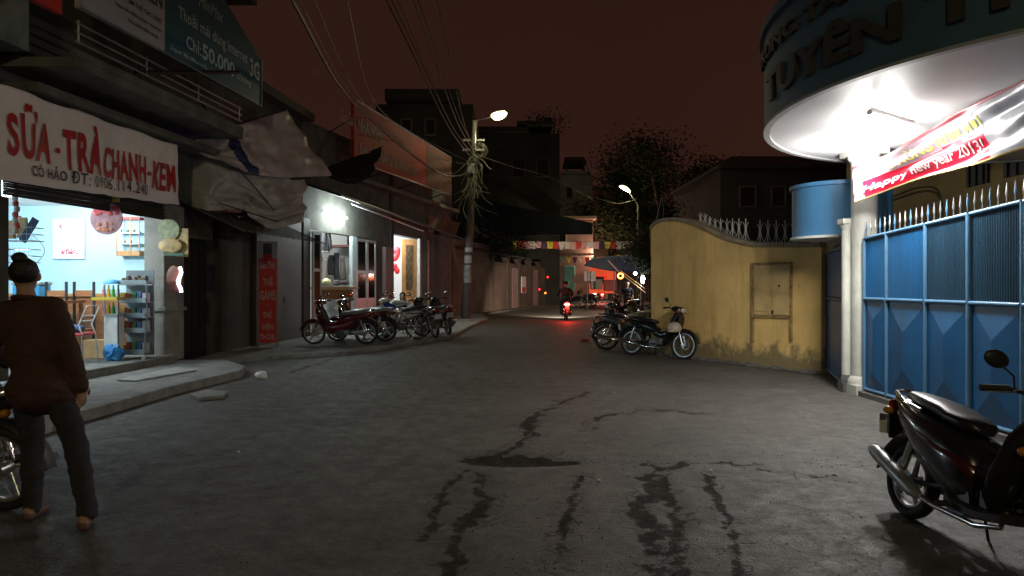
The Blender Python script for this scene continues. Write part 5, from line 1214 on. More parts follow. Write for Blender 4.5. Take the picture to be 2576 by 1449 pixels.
def round_canopy():
    cx, cy, a, b = 6.2, 7.3, 3.3, 3.35; N = 96; h = 1.05
    t = thing("round_canopy", "huge round entrance canopy with navy fascia lettering and white lit ceiling", "canopy", (cx,cy,CZ))
    pt = lambda th, z, e=0.: Vector((cx+(a+e)*math.cos(th), cy+(b+e)*math.sin(th), z))
    ring = lambda z, e: [pt(2*PI*k/N, z, e) for k in range(N)]
    mb = MB(); v = ring(CZ,-.03)+ring(CZ+.12,-.03); mb.add(v, [tuple(range(N))[::-1], tuple(range(N,2*N))]+[(k,(k+1) % N,N+(k+1) % N,N+k) for k in range(N)]); mb.build("ceiling", M['ceil'], t)
    def band(z0, z1, e0, e1, nm, m):
        mb = MB(); v = ring(z0,e0)+ring(z0,e1)+ring(z1,e1)+ring(z1,e0)
        mb.add(v, [(i*N+k, i*N+(k+1) % N, ((i+1) % 4)*N+(k+1) % N, ((i+1) % 4)*N+k) for i in range(4) for k in range(N)]); mb.build(nm, m, t, smooth=True)
    band(CZ-.02, CZ+.01, -.028, .045, "rim", mat("grey_rim_paint", (.30,.30,.30), .6)); band(CZ+.013, CZ+h, -.0, .035, "fascia", M['navy']); band(CZ+h+.003, CZ+h+.09, -.02, .09, "top_moulding", M['navy'])
    mb = MB(); v = ring(CZ+h,-.01); mb.add(v, [tuple(range(N))]); mb.build("roof", M['concdark'], t)
    lm = mat('dull_raised_letters', (.035,.026,.020), .6, var=.2); lm2 = mat('dull_raised_letters_small', (.035,.028,.024), .6, var=.2)
    # letters run left to right as seen from outside (angle decreasing towards viewer's right)
    def words(txt, th0, th1, z0, z1, m, off):
        n_ = len(txt); vs, fs = text_mesh(txt, off, 60)
        mb = MB(); N_ = len(vs)
        f0 = [pt(th0+(th1-th0)*p.x, z0+(z1-z0)*p.y, .075) for p in vs]; f1 = [pt(th0+(th1-th0)*p.x, z0+(z1-z0)*p.y, .036) for p in vs]
        mb.add(f0+f1, fs)
        ec = {}
        for f in fs:
            for i in range(len(f)):
                e = (f[i], f[(i+1) % len(f)]); k_ = tuple(sorted(e)); ec.setdefault(k_, []).append(e)
        for k_, es in ec.items():
            if len(es) == 1: i, j = es[0]; mb.f.append([j, i, i+N_, j+N_]); mb.m.append(0)
        mb.build("raised_lettering", m, t, fix=False)
    words("TRUNG TÂM HUYỆN THANH", math.radians(160), math.radians(258), CZ+.66, CZ+.92, lm2, .02)
    words("TUYÊN THÂN", math.radians(170), math.radians(243), CZ+.18, CZ+.58, lm, .03)
    # fluorescent fitting under the ceiling
    p0, p1 = Vector((3.75,7.3,CZ-.10)), Vector((4.55,7.9,CZ-.10))
    mb = MB(); mb.tube([p0+Vector((0,0,.06)),p1+Vector((0,0,.06))], .035, 6); mb.build("lamp_fitting", M['whitep'], t)
    mb = MB(); mb.tube([p0,p1], .02, 10); mb.build("tube_lamp", mat('canopy_tube', (1,1,1), .5, emit=(1,1,.97), es=60), t)
    lamp("canopy_light", (p0+p1)/2+Vector((0,0,-.12)), 48, WHITE, .07, t)
    lamp("canopy_light", (p0+p1)/2+Vector((0,0,-.13)), 300, WHITE, .16, t, kind='SPOT', rot=(0,0,0), spread=2.95)
    lamp("canopy_light", Vector((4.50,8.95,CZ-.30)), 165, WHITE, .06, t)
round_canopy()
def small_canopy():
    c = Vector((P(2075,0,11.0).x,11.0,0)); r = .56*1.0; cx, cy = 5.14, 10.95; r = .68; N = 48
    t = thing("small_round_canopy", "small pale blue drum shaped canopy over the pedestrian gate", "canopy", (cx,cy,2.25))
    z0, z1 = P(0,600,10.7).z, P(0,462,10.7).z
    mb = MB(); mb.cyl((cx,cy,z0+.04), (cx,cy,z1-.06), r, n=N); mb.build("drum", M['blue2'], t, smooth=True)
    mb = MB(); mb.cyl((cx,cy,z1-.057), (cx,cy,z1), r+.04, n=N); mb.build("top_moulding", M['blue2'], t, smooth=True)
    mb = MB(); mb.cyl((cx,cy,z0), (cx,cy,z0+.037), r+.03, n=N); mb.build("rim", M['whitep'], t, smooth=True)
small_canopy()
mb = MB(); a = P(2211,0,10.4); mb.box((P(2224,0,10.6).x,10.6,1.9), (.22,.1,3.0)); tag(mb.build("blue_pier", M['blue2']), "pale blue flat pier behind the thick white column", "pier")
def red_banner():
    top = [(2143,420,9.25),(2232,388,8.6),(2350,318,7.7),(2450,258,7.0),(2576,192,6.25),(2680,130,5.7)]; bot = [(2146,512,9.25),(2300,455,8.4),(2400,428,7.7),(2500,402,7.0),(2576,372,6.4),(2700,330,5.8)]
    T_ = [P(*q) for q in top]; B_ = [P(*q) for q in bot]
    nrm = Vector((-.9,-.35,0))
    def f(u, v, d=0.):
        p = smooth_at(T_, u).lerp(smooth_at(B_, u), v); w = .04*math.sin(18*v+6*u)*u+.05*noise.noise(Vector((u*7, v*5, 2)))*(.3+u); return p+nrm*(w+d)
    mats = [mat('backlit_pink_print', (.32,.22,.26), .3, var=.15), mat('new_year_red_print', (.42,.010,.030), .28, var=.1), mat('banner_maroon_edge', (.16,.02,.03), .35), mat('silvery_print', (.26,.26,.29), .35, var=.3, scale=4), mat('lemon_edge', (.65,.5,.2), .35)]  # pink end has its dim backlit tone put into the colour
    def mf(u, v):
        if v < .09: return 2
        if v > .95: return 4
        if u > .60 and v > .18: return 3
        if v > .52-.1*u and u > .05: return 1 if v < .96 else 4
        return 0 if u < .45 else 3
    t = thing("new_year_banner", "red and silver new year banner strung below the big canopy", "banner", P(2143,512,9.25))
    grid_surf(lambda u, v: f(u, v), 90, 26, "banner_sheet", mats, t, matfn=mf, thick=.002)
    wl = mat('banner_white_letters', (.7,.7,.7), .4); yl = mat('banner_yellow_letters', (.55,.55,.12), .4)
    text_on("Happy new year 2013!", lambda a, b: f(.05+.53*a, .88-.24*b-.04*a, .01), wl, t, offset=.01, cuts=40, italic=.35)
    text_on("CHÚC MỪNG NĂM MỚI", lambda a, b: f(.04+.56*a, .44-.30*b+.0*a, .01), yl, t, offset=.03, cuts=40)
red_banner()

# ------------------------------------------------------------------ motorbikes
def wheel(root, x, r, wd, name="wheel", spokes=True, disc=False):
    mb = MB(); mb.torus((x,0,r), r-wd*.55, wd*.55, nu=40, nv=10, rz=wd*.62); w = mb.build(name, M['rubber'], root, smooth=True, local=True)
    mb = MB(); mb.torus((x,0,r), r-wd*1.25, .014, nu=40, nv=6, rz=wd*.45)
    if spokes:
        for k in range(24):
            a = 2*PI*k/24; s = 1 if k % 2 else -1; b_ = a+.35*s
            mb.tube([(x+.035*math.cos(b_),.03*s,r+.035*math.sin(b_)), (x+(r-wd*1.3)*math.cos(a),0,r+(r-wd*1.3)*math.sin(a))], .0028, 3, cap=False)
    else:
        for k in range(5):
            a = 2*PI*k/5; mb.tube([(x+.03*math.cos(a),0,r+.03*math.sin(a)), (x+(r-wd*1.25)*math.cos(a+.12),0,r+(r-wd*1.25)*math.sin(a+.12))], [.022,.014], 6)
    mb.cyl((x,-.05,r),(x,.05,r), .045, n=12)
    if disc: mb.torus((x,.055,r), .08, .012, nu=24, nv=4, rz=.003)
    mb.build("rim", M['steelr'], w, smooth=True, local=True)
def arc_shell(mb, x, z, R_, a0, a1, hw, th=.008, n=14, hw1=None):
    prev = None
    for k in range(n+1):
        a = a0+(a1-a0)*k/n; w = hw if hw1 is None else hw+(hw1-hw)*k/n
        c, s = math.cos(a), math.sin(a)
        ring = [(x+R_*c*.985,-w,z+R_*s*.985-.015), (x+(R_+.012)*c,-w*.6,z+(R_+.012)*s), (x+(R_+.012)*c,w*.6,z+(R_+.012)*s), (x+R_*c*.985,w,z+R_*s*.985-.015),
                (x+(R_-th)*c*.985,w*.9,z+(R_-th)*s*.985-.015),(x+R_*c,w*.5,z+R_*s),(x+R_*c,-w*.5,z+R_*s),(x+(R_-th)*c*.985,-w*.9,z+(R_-th)*s*.985-.015)]
        mb.add(ring, [])
        if prev is not None:
            o = prev; q = len(mb.v)-8
            for i in range(8): mb.f.append([o+i, o+(i+1) % 8, q+(i+1) % 8, q+i]); mb.m.append(0)
        prev = len(mb.v)-8
def motorbike(label, kind, paint, group=None, lit=False, seatm=None, spokes=True, plate=True, mirrors=True, full=False):
    sc = kind == 'scooter'; t = thing("motorbike", label, "motorbike", (0,0,0), 0, group); paint = M[paint]; seatm = seatm or M['vinyl']
    wr = .255 if sc else .285; wb = .62
    B = lambda mb, nm, m, p=t, s=True: mb.build(nm, m, p, smooth=s, local=True)
    wheel(t, wb, wr, .045, "wheel", spokes, True); wheel(t, -wb, wr, .055 if not sc else .065, "wheel", spokes)
    mb = MB()
    for s in (-1, 1):
        mb.tube([(wb,.062*s,wr),(wb-.09,.062*s,wr+.24),(wb-.17,.06*s,.80)], [.02,.02,.016], 8)
    mb.box((wb-.14,0,.72), (.05,.16,.04)); B(mb, "fork", M['chrome'])
    mb = MB(); arc_shell(mb, wb, wr, wr+.035, math.radians(-8 if sc else 10), math.radians(150), .065, hw1=.07); B(mb, "front_fender", paint)
    mb = MB(); w1 = .22 if sc else .185
    mb.loft([(.56,1.00,.05,.02,.0),(.555,.95,.11,.04),(.52,.82,w1*.8,.05),(.47,.68,w1,.06),(.40,.54,w1*1.02,.06),(.33,.42,w1*.9,.05),(.27,.32,w1*.55,.04),(.24,.27,w1*.2,.02)], n=16, pw=3.2)
    for v in mb.v: v.x -= abs(v.y)*.42                # swept-back leg shield
    B(mb, "leg_shield", paint)
    mb = MB(); mb.loft([(.50,.93,.07,.06),(.53,.80,.11,.09),(.50,.66,.13,.10),(.44,.54,.12,.08),(.38,.45,.08,.05)], n=14, pw=2.6); B(mb, "front_cowl", paint)
    if full:
        mb = MB(); mb.loft([(.36,.44,.10,.10),(.20,.38,.13,.13),(.0,.40,.135,.13),(-.18,.47,.13,.11),(-.36,.56,.12,.09)], n=14, pw=2.8); B(mb, "lower_fairing", paint)
    mb = MB()                                           # inner black panel
    mb.loft([(.44,.90,.10,.03),(.40,.75,w1*.78,.03),(.34,.58,w1*.8,.04),(.27,.42,w1*.6,.04),(.22,.33,.06,.02)], n=12, pw=3)
    for v in mb.v: v.x -= abs(v.y)*.40
    B(mb, "inner_shield", M['plastic'])
    # handlebar cowl, headlight, grips, mirrors
    mb = MB(); mb.loft([(.30,1.0,.05,.03),(.36,1.01,.13,.055),(.44,1.0,.145,.07),(.52,.985,.11,.07),(.57,.97,.05,.04)], n=16, pw=2.6); B(mb, "handlebar_cowl", paint)
    if not sc: mb = MB(); mb.ell((.55,0,.975), (.05,.085,.055), nu=16, nv=8); B(mb, "headlight", M['lens'])
    else: mb = MB(); mb.ell((.50,0,.80), (.05,.13,.06), nu=16, nv=8); B(mb, "headlight", M['lens'])
    for s in (-1, 1):
        mb = MB(); mb.ell((.515 if not sc else .47,.135*s if not sc else .17*s,.955 if not sc else .70), (.035,.04,.028), nu=10, nv=6); B(mb, "indicator", M['amber'])
    mb = MB(); mb.tube([(.30,-.33,1.0),(.34,-.2,1.02),(.37,-.08,1.0),(.37,.08,1.0),(.34,.2,1.02),(.30,.33,1.0)], .013, 8); B(mb, "handlebar", M['dmetal'])
    for s in (-1, 1):
        mb = MB(); mb.tube([(.335,.20*s,1.018),(.30,.335*s,1.0)], .020, 8); B(mb, "grip", M['rubber'])
        mb = MB(); mb.tube([(.385,.18*s,1.02),(.40,.24*s,1.0),(.345,.34*s,.985)], .006, 5); B(mb, "brake_lever", M['chrome'])
        if mirrors:
            mb = MB(); mb.tube([(.36,.19*s,1.02),(.375,.215*s,1.09),(.345,.27*s,1.14)], .006, 6); B(mb, "mirror_stalk", M['dmetal'])
            mb = MB(); mb.ell((.335,.295*s,1.17), (.022,.075,.050), Matrix.Rotation(.2*s,3,'X'), nu=16, nv=8); mr = B(mb, "mirror", M['plastic'])
            mb = MB(); mb.ell((.316,.295*s,1.17), (.006,.062,.040), Matrix.Rotation(.2*s,3,'X'), nu=14, nv=6); B(mb, "mirror_glass", M['chrome'], mr)
    if sc:
        mb = MB(); mb.loft([(.34,.30,.15,.03),(.22,.275,.19,.03),(.0,.27,.19,.035),(-.08,.30,.17,.05)], n=12, pw=5); B(mb, "footboard", M['plastic'])
        mb = MB(); mb.loft([(.08,.40,.12,.12),(.0,.48,.17,.19),(-.18,.53,.19,.19),(-.42,.60,.185,.16),(-.66,.69,.13,.11),(-.84,.77,.07,.05),(-.9,.80,.03,.02)], n=16, pw=2.8); B(mb, "rear_body", paint)
        mb = MB(); mb.loft([(.09,.46,.13,.05),(.0,.52,.18,.07),(-.18,.56,.198,.06),(-.42,.625,.192,.04),(-.60,.69,.145,.02)], n=14, pw=2.6); B(mb, "side_panel", M['redp2'])
        mb = MB(); mb.loft([(.10,.36,.10,.06),(-.05,.36,.15,.08),(-.25,.42,.17,.07),(-.4,.48,.16,.05)], n=12, pw=3); B(mb, "lower_cover", M['plastic'])
        sz = .74
    else:
        mb = MB(); mb.loft([(.40,.62,.05,.05),(.25,.50,.075,.075),(.10,.46,.08,.08),(-.05,.52,.09,.09),(-.15,.60,.10,.08)], n=12); B(mb, "frame_cover", paint)
        mb = MB(); mb.loft([(.02,.55,.09,.07),(-.12,.60,.125,.10),(-.34,.64,.13,.085),(-.56,.69,.11,.07),(-.76,.745,.07,.045),(-.84,.765,.04,.02)], n=14, pw=2.8); B(mb, "side_cover", paint)
        sz = .73
    mb = MB(); mb.loft([(-.02,sz-.02,.05,.02),(-.05,sz,.09,.035),(-.12,sz+.01,.125,.05),(-.22,sz+.025,.14,.045),(-.30,sz+.05,.14,.05),(-.48,sz+.075,.13,.045),(-.66,sz+.095,.10,.035),(-.72,sz+.10,.05,.015)], n=18, pw=2.8); B(mb, "seat", seatm)
    mb = MB()                                           # grab rail
    mb.tube([(-.42,-.145,sz+.02),(-.60,-.15,sz+.05),(-.78,-.10,sz+.10),(-.83,0,sz+.115),(-.78,.10,sz+.10),(-.60,.15,sz+.05),(-.42,.145,sz+.02)], .014, 8); B(mb, "grab_rail", M['chrome'])
    mb = MB(); mb.ell((-.85,0,.735), (.05,.11 if sc else .09,.06 if sc else .045), nu=16, nv=8); B(mb, "tail_light", M['taillit'] if lit else M['tail'])
    for s in (-1, 1):
        mb = MB(); mb.ell((-.80,.13*s,.70), (.035,.035,.028), nu=10, nv=6); B(mb, "indicator", M['amber'])
    mb = MB(); arc_shell(mb, -wb, wr, wr+.06, math.radians(55), math.radians(178), .07); mb.box((-.90,0,.60), (.015,.10,.22), Matrix.Rotation(-.25,3,'Y')); B(mb, "rear_fender", M['plastic'])
    if plate: mb = MB(); mb.box((-.935,0,.585), (.006,.19,.14), Matrix.Rotation(-.25,3,'Y')); B(mb, "number_plate", M['plate'], s=False)
    # engine, exhaust, swing arm, shocks, stand, pegs
    mb = MB(); mb.cyl((-.02,-.13,.30),(-.02,.13,.30), .105, n=18); mb.box((.02,0,.33), (.30,.18,.13)); mb.tube([(.10,0,.34),(.28,0,.40)], .062, 10)
    for k in range(6): mb.cyl((.14+k*.024,-.0,.355+k*.009),(.146+k*.024,0,.358+k*.009), .075, n=12)
    mb.cyl((-.28,.10,.30),(-.28,.14,.30), .05, n=12); B(mb, "engine", M['engine'])
    mb = MB(); mb.tube([(.26,-.05,.34),(.30,-.10,.24),(.15,-.13,.20),(-.18,-.15,.205),(-.34,-.155,.23)], .017, 8); pipe = B(mb, "exhaust", M['chrome'])
    up = .10 if sc else .02
    mb = MB(); mb.tube([(-.30,-.155,.225),(-.37,-.165,.24),(-.80,-.17,.29+up),(-.86,-.17,.30+up)], [.022,.045,.050,.028], 12); B(mb, "muffler", M['chrome'] if not sc else M['galv'], pipe)
    mb = MB()
    for s in (-1, 1): mb.tube([(-.10,.09*s,.34),(-wb,.085*s,wr)], .018, 8)
    B(mb, "swing_arm", M['dmetal'])
    for s in (-1, 1):
        mb = MB(); mb.tube([(-wb+.02,.11*s,wr+.02),(-.50,.11*s,.62)], .012, 8); mb.tube([(-wb+.04,.11*s,wr+.08),(-.51,.11*s,.58)], .026, 10); B(mb, "shock_absorber", M['chrome'])
    mb = MB(); mb.loft([(-.02,.30,.018,.06),(-.3,.29,.02,.05),(-wb,wr,.02,.06)], n=8)
    for v in mb.v: v.y += .10
    B(mb, "chain_case", M['galv'] if not sc else M['plastic'])
    mb = MB(); mb.tube([(-.12,.12,.26),(-.18,.24,.015),(-.13,.27,.005)], .010, 6); B(mb, "side_stand", M['dmetal'])
    mb = MB(); mb.tube([(.02,-.27,.27),(.02,.27,.27)], .012, 6); mb.cyl((.02,-.28,.27),(.02,-.2,.27),.018,n=8); mb.cyl((.02,.2,.27),(.02,.28,.27),.018,n=8); B(mb, "footrest", M['rubber'])
    return t
def place(o, x, y, deg, lean=7., z=0.):
    o.location = (x,y,z); o.rotation_mode = 'XYZ'; o.rotation_euler = (math.radians(-lean), 0, math.radians(deg)); return o
def clone(o, label, x, y, deg, lean=7., z=0., group=None, paint=None, old=None):
    c = copy_tree(o); c["label"] = label
    if group: c["group"] = group
    if paint:                                          # the same bike in another colour
        def walk(q):
            if q.type == 'MESH' and q.data.materials and q.data.materials[0] == M[old]:
                q.material_slots[0].link = 'OBJECT'; q.material_slots[0].material = M[paint]
            for ch in q.children: walk(ch)
        walk(c)
    return place(c, x, y, deg, lean, z)
LG, RG = "motorbikes parked before the tailor shop", "motorbikes parked by the yellow wall"
ub = motorbike("dark red motorbike parked side-on nearest the road before the tailor shop", 'underbone', 'redp', LG, seatm=M['vinylg'], spokes=False, full=True)
bk = motorbike("black motorbike with shiny spoked wheels leaning at the yellow wall", 'underbone', 'blackp', RG)
sc = motorbike("black scooter with wine red side panels parked in the right foreground before the gate", 'scooter', 'blackp', spokes=False)
bpy.context.view_layer.update()
clone(ub, "wine red motorbike squeezed in right behind the nearest dark red one", -3.75, 17.35, 174, z=.085, group=LG, paint='redp2', old='redp')
clone(bk, "black motorbike third from the road before the tailor shop", -3.95, 18.2, 168, z=.085, group=LG)
clone(bk, "white fronted motorbike turned toward the road with a blue bag on it", -3.05, 18.9, -160, z=.085, group=LG, paint='whitebp', old='blackp')
clone(ub, "dark red motorbike beside the seated woman", -3.25, 20.4, 165, z=.085, group=LG)
clone(bk, "black motorbike seen from behind with a white number plate", -2.32, 19.0, 118, 5, z=.085, group=LG)
clone(sc, "black scooter at the right end of the row before the lit doorway", -2.0, 20.0, 112, 5, z=.085, group=LG, paint='blackp', old='redp2')
clone(bk, "grey black motorbike parked behind the one leaning at the yellow wall", 2.75, 15.75, -18, group=RG, paint='greyp', old='blackp')
clone(ub, "dark motorbike with raised handlebars behind the two at the yellow wall", 2.85, 17.3, 190, group=RG, paint='blackp', old='redp')
clone(sc, "black scooter farther up beside the yellow wall return", 3.75, 19.2, 150, group=RG, paint='blackp', old='redp2')
clone(bk, "motorbike parked at the left of the standing person", 4.9, 30.5, 200, group=RG)
clone(ub, "dark motorbike parked at the far left before the stall", 4.2, 47.5, 160, paint='blackp', old='redp', group="motorbikes far up the lane")
clone(sc, "dark scooter parked next to the stall posts", 5.1, 48.5, 150, paint='blackp', old='redp2', group="motorbikes far up the lane")
clone(bk, "motorbike standing at the left edge of the frame behind the walking person", -3.98, 4.72, 172, 6)
place(ub, -4.07, 16.5, 180, z=.085); place(bk, 2.98, 14.35, -44)
place(sc, 2.58, 3.90, -87, 9); sc.scale = (.95,.95,.93)

mb = MB(); c = Vector((-3.2,18.6,.93)); mb.ell(c, (.26,.17,.09), nu=16, nv=8)
for v in mb.v: v += Vector((0,0,noise.noise(v*9)*.06))
tag(mb.build("blue_bag", mat('royal_blue_bag', (.03,.06,.45), .4), smooth=True), "crumpled royal blue bag lying on a motorbike seat", "bag")
mb = MB(); c = Vector((-3.0,18.4,1.0)); mb.ell(c, (.24,.15,.10), nu=16, nv=8)
for v in mb.v: v += Vector((0,0,noise.noise(v*8+Vector((3,0,0)))*.08))
tag(mb.build("white_raincoat", mat('white_raincoat', (.55,.62,.62), .35), smooth=True), "crumpled white raincoat beside the royal blue bag", "raincoat")
mb = MB(); c = Vector((3.26,13.98,.62)); mb.ell(c, (.15,.13,.13), nu=18, nv=10, z0=-.5); mb.ell(c+Vector((-.05,-.1,-.05)), (.12,.07,.03), nu=12, nv=5)
tag(mb.build("helmet", mat('cream_grey_helmet', (.42,.36,.28), .4, coat=.4), smooth=True), "pale helmet hanging on the motorbike leaning at the yellow wall", "helmet")
def bicycle():
    t = thing("bicycle", "old bicycle with a rear rack among the parked motorbikes", "bicycle", (0,0,0)); B = lambda mb, nm, m, p=t: mb.build(nm, m, p, smooth=True, local=True)
    r = .31
    for x in (.52,-.52):
        mb = MB(); mb.torus((x,0,r), r-.016, .016, nu=40, nv=8); w = B(mb, "wheel", M['rubber'])
        mb = MB(); mb.torus((x,0,r), r-.04, .010, nu=40, nv=6)
        for k in range(24): a = 2*PI*k/24; s = 1 if k % 2 else -1; mb.tube([(x,.025*s,r),(x+(r-.04)*math.cos(a),0,r+(r-.04)*math.sin(a))], .002, 3, cap=False)
        mb.cyl((x,-.04,r),(x,.04,r),.02,n=8); B(mb, "rim", M['chrome'], w)
    mb = MB(); mb.tube([(.52,0,r),(.42,0,.75),(.38,0,.92)], .015, 8); mb.tube([(.40,0,.72),(.0,0,.30)], .017, 8); mb.tube([(.39,0,.78),(-.13,0,.66)], .014, 8); mb.tube([(0,0,.30),(-.16,0,.82)], .015, 8); mb.tube([(-.13,0,.66),(-.52,0,r)], .010, 8); mb.tube([(0,0,.30),(-.52,0,r)], .010, 8); B(mb, "frame", mat('old_bike_paint',(.06,.07,.08),.4))
    mb = MB(); mb.tube([(.30,-.27,.92),(.36,-.1,.96),(.38,0,.94),(.36,.1,.96),(.30,.27,.92)], .011, 6); B(mb, "handlebar", M['chrome'])
    mb = MB(); mb.loft([(-.03,.86,.03,.02),(-.14,.87,.07,.03),(-.25,.88,.08,.035),(-.28,.88,.04,.02)], n=10); B(mb, "saddle", M['vinyl'])
    mb = MB()
    for y in (-.06,0,.06): mb.tube([(-.22,y,.68),(-.74,y,.69)], .006, 5)
    for x in (-.4,-.6): 
        for s in (-1,1): mb.tube([(x,.06*s,.685),(-.52,.05*s,r)], .006, 5)
    B(mb, "rear_rack", M['chrome'])
    mb = MB(); mb.torus((0,.04,.30), .09, .006, nu=24, nv=5); mb.tube([(0,.05,.30),(.12,.07,.20)], .008, 6); mb.tube([(0,-.05,.30),(-.12,-.07,.40)], .008, 6); mb.box((.13,.11,.20),(.08,.08,.02)); B(mb, "crank", M['chrome'])
    mb = MB(); mb.tube([(-.46,.05,r),(-.40,.18,.0)], .009, 6); B(mb, "kickstand", M['chrome'])
    return t
place(bicycle(), -2.95, 18.0, 176, 8, .085)

# ------------------------------------------------------------------ people
def body(name, parts, mats, vox, parent, smooth_n=3):
    "parts: ('c',p0,p1,r0,r1,mat) tapered capsule or ('e',centre,(rx,ry,rz),mat) ellipsoid, merged into one continuous surface"
    mb = MB(); rec = []
    for q in parts:
        if q[0] == 'c':
            _, a, b, r0, r1, mi = q; a, b = Vector(a), Vector(b); n = 12; ax = (b-a); ln = ax.length; ax.normalize(); pts, rs = [], []
            for k in range(4): th = PI/2*(1-k/3.0); pts.append(a-ax*r0*math.sin(th)); rs.append(max(.0005, r0*math.cos(th)))
            for k in range(4): th = PI/2*(k/3.0); pts.append(b+ax*r1*math.sin(th)); rs.append(max(.0005, r1*math.cos(th)))
            mb.tube(pts, rs, n); rec.append((a, b, r0, r1, mi))
        else:
            _, c, d_, mi = q; mb.ell(c, d_, nu=20, nv=12); rec.append((Vector(c), Vector(c), min(d_), min(d_), mi, d_))
    me = bpy.data.meshes.new(name); me.from_pydata([tuple(v) for v in mb.v], [], mb.f)
    bm = bmesh.new(); bm.from_mesh(me); bmesh.ops.recalc_face_normals(bm, faces=bm.faces); bm.to_mesh(me); bm.free()
    o = bpy.data.objects.new(name, me); COL.objects.link(o)
    r = o.modifiers.new("r", 'REMESH'); r.mode = 'VOXEL'; r.voxel_size = vox; r.use_smooth_shade = True
    s = o.modifiers.new("s", 'SMOOTH'); s.factor = .5; s.iterations = smooth_n
    dg = bpy.context.evaluated_depsgraph_get(); me2 = bpy.data.meshes.new_from_object(o.evaluated_get(dg)); bpy.data.objects.remove(o)
    me2.name = name; me2.materials.clear()
    for m in mats: me2.materials.append(m)
    def dd(p, q):
        if len(q) == 6: e = q[5]; v = p-q[0]; return (math.sqrt((v.x/e[0])**2+(v.y/e[1])**2+(v.z/e[2])**2)-1)*min(e)
        a, b, r0, r1 = q[:4]; ab = b-a; t_ = max(0, min(1, (p-a).dot(ab)/max(1e-9, ab.length_squared))); return (p-a-ab*t_).length-(r0+(r1-r0)*t_)
    me2.update(); nn = [v.normal.copy() for v in me2.vertices]; sd = len(parts)
    for v, nr in zip(me2.vertices, nn):                 # cloth folds, none on skin
        q = min(rec, key=lambda q: dd(v.co, q))
        if q[4] < 2:
            c_ = v.co; f_ = noise.noise(Vector((c_.x*6+sd, c_.y*6, c_.z*15)))*.010+noise.noise(Vector((c_.x*17, c_.y*17, c_.z*32+sd)))*.006
            v.co = c_+nr*(f_+(.006 if q[4] == 0 else .003))
    mi = [min(rec, key=lambda q: dd(p.center, q))[4] for p in me2.polygons]
    me2.polygons.foreach_set("material_index", mi); me2.polygons.foreach_set("use_smooth", [True]*len(mi))
    o = bpy.data.objects.new(name, me2); COL.objects.link(o); o.parent = parent; return o
def head_parts(c, f, k=1., mi=2):
    "head at centre c facing unit vector f: skull, jaw, nose, ears"
    f = Vector(f).normalized(); s = Vector((-f.y, f.x, 0)); c = Vector(c); up = Vector((0,0,1))
    return [('e',c+up*.02*k,(.077*k,.085*k,.10*k),mi), ('e',c+f*.02*k-up*.05*k,(.058*k,.06*k,.065*k),mi), ('c',c+f*.085*k+up*.005,c+f*.105*k-up*.022*k,.008*k,.014*k,mi),
            ('e',c+s*.08*k-up*.005,(.014*k,.018*k,.03*k),mi), ('e',c-s*.08*k-up*.005,(.014*k,.018*k,.03*k),mi)]
def face_bits(parent, c, f, k=1.):
    f = Vector(f).normalized(); s = Vector((-f.y, f.x, 0)); c = Vector(c); up = Vector((0,0,1))
    mb = MB()
    for g in (-1,1): mb.ell(c+f*.078*k+s*g*.032*k+up*.012*k, (.013*k,.013*k,.007*k), nu=8, nv=5)
    mb.build("eyes", mat('eye_dark',(.02,.015,.012),.3), parent, smooth=True, local=True)
    mb = MB(); mb.ell(c+f*.078*k-up*.052*k, (.024*k,.014*k,.008*k), nu=10, nv=5); mb.build("mouth", mat('lips',(.35,.10,.09),.5), parent, smooth=True, local=True)
def hair_cap(parent, c, k=1., back=Vector((0,-.02,0)), long=0., m=None, bun=None):
    mb = MB(); c = Vector(c); mb.ell(c+Vector((0,0,.035*k))+back, (.092*k,.098*k,.098*k), nu=20, nv=12)
    if long: mb.ell(c+back*2+Vector((0,0,-.05*k)), (.09*k,.075*k,.13*k), nu=16, nv=10)
    if bun: mb.ell(c+Vector(bun), (.045,.045,.04), nu=14, nv=8)
    for v in mb.v: v += Vector((noise.noise(v*30),noise.noise(v*30+Vector((7,0,0))),0))*.006
    return mb.build("hair", m or M['hair'], parent, smooth=True, local=True)
def hand(parts, wrist, d, palmn, mi=2, curl=.5, side=1):
    d = Vector(d).normalized(); palmn = Vector(palmn).normalized(); lat = d.cross(palmn).normalized(); w = Vector(wrist); pc = w+d*.05
    for k in range(4): o = lat*(-.027+.018*k); parts.append(('c',w+d*.01+o*.5,pc+d*.035+o,.016,.012,mi))
    for k, ln in enumerate((.065,.075,.07,.055)):
        b = pc+d*.04+lat*(-.029+.0195*k); m1 = b+(d*(1-curl*.4)+palmn*curl*.6).normalized()*ln*.5; e = m1+(d*(1-curl)+palmn*curl).normalized()*ln*.5
        parts.append(('c',b,m1,.0095,.0088,mi)); parts.append(('c',m1,e,.0088,.0075,mi))
    th = w+d*.02+lat*side*-.03; parts.append(('c',th,th+(d*.6-lat*side*.8).normalized()*.04,.014,.011,mi)); q = th+(d*.6-lat*side*.8).normalized()*.04; parts.append(('c',q,q+(d+palmn*.4).normalized()*.03,.011,.009,mi))
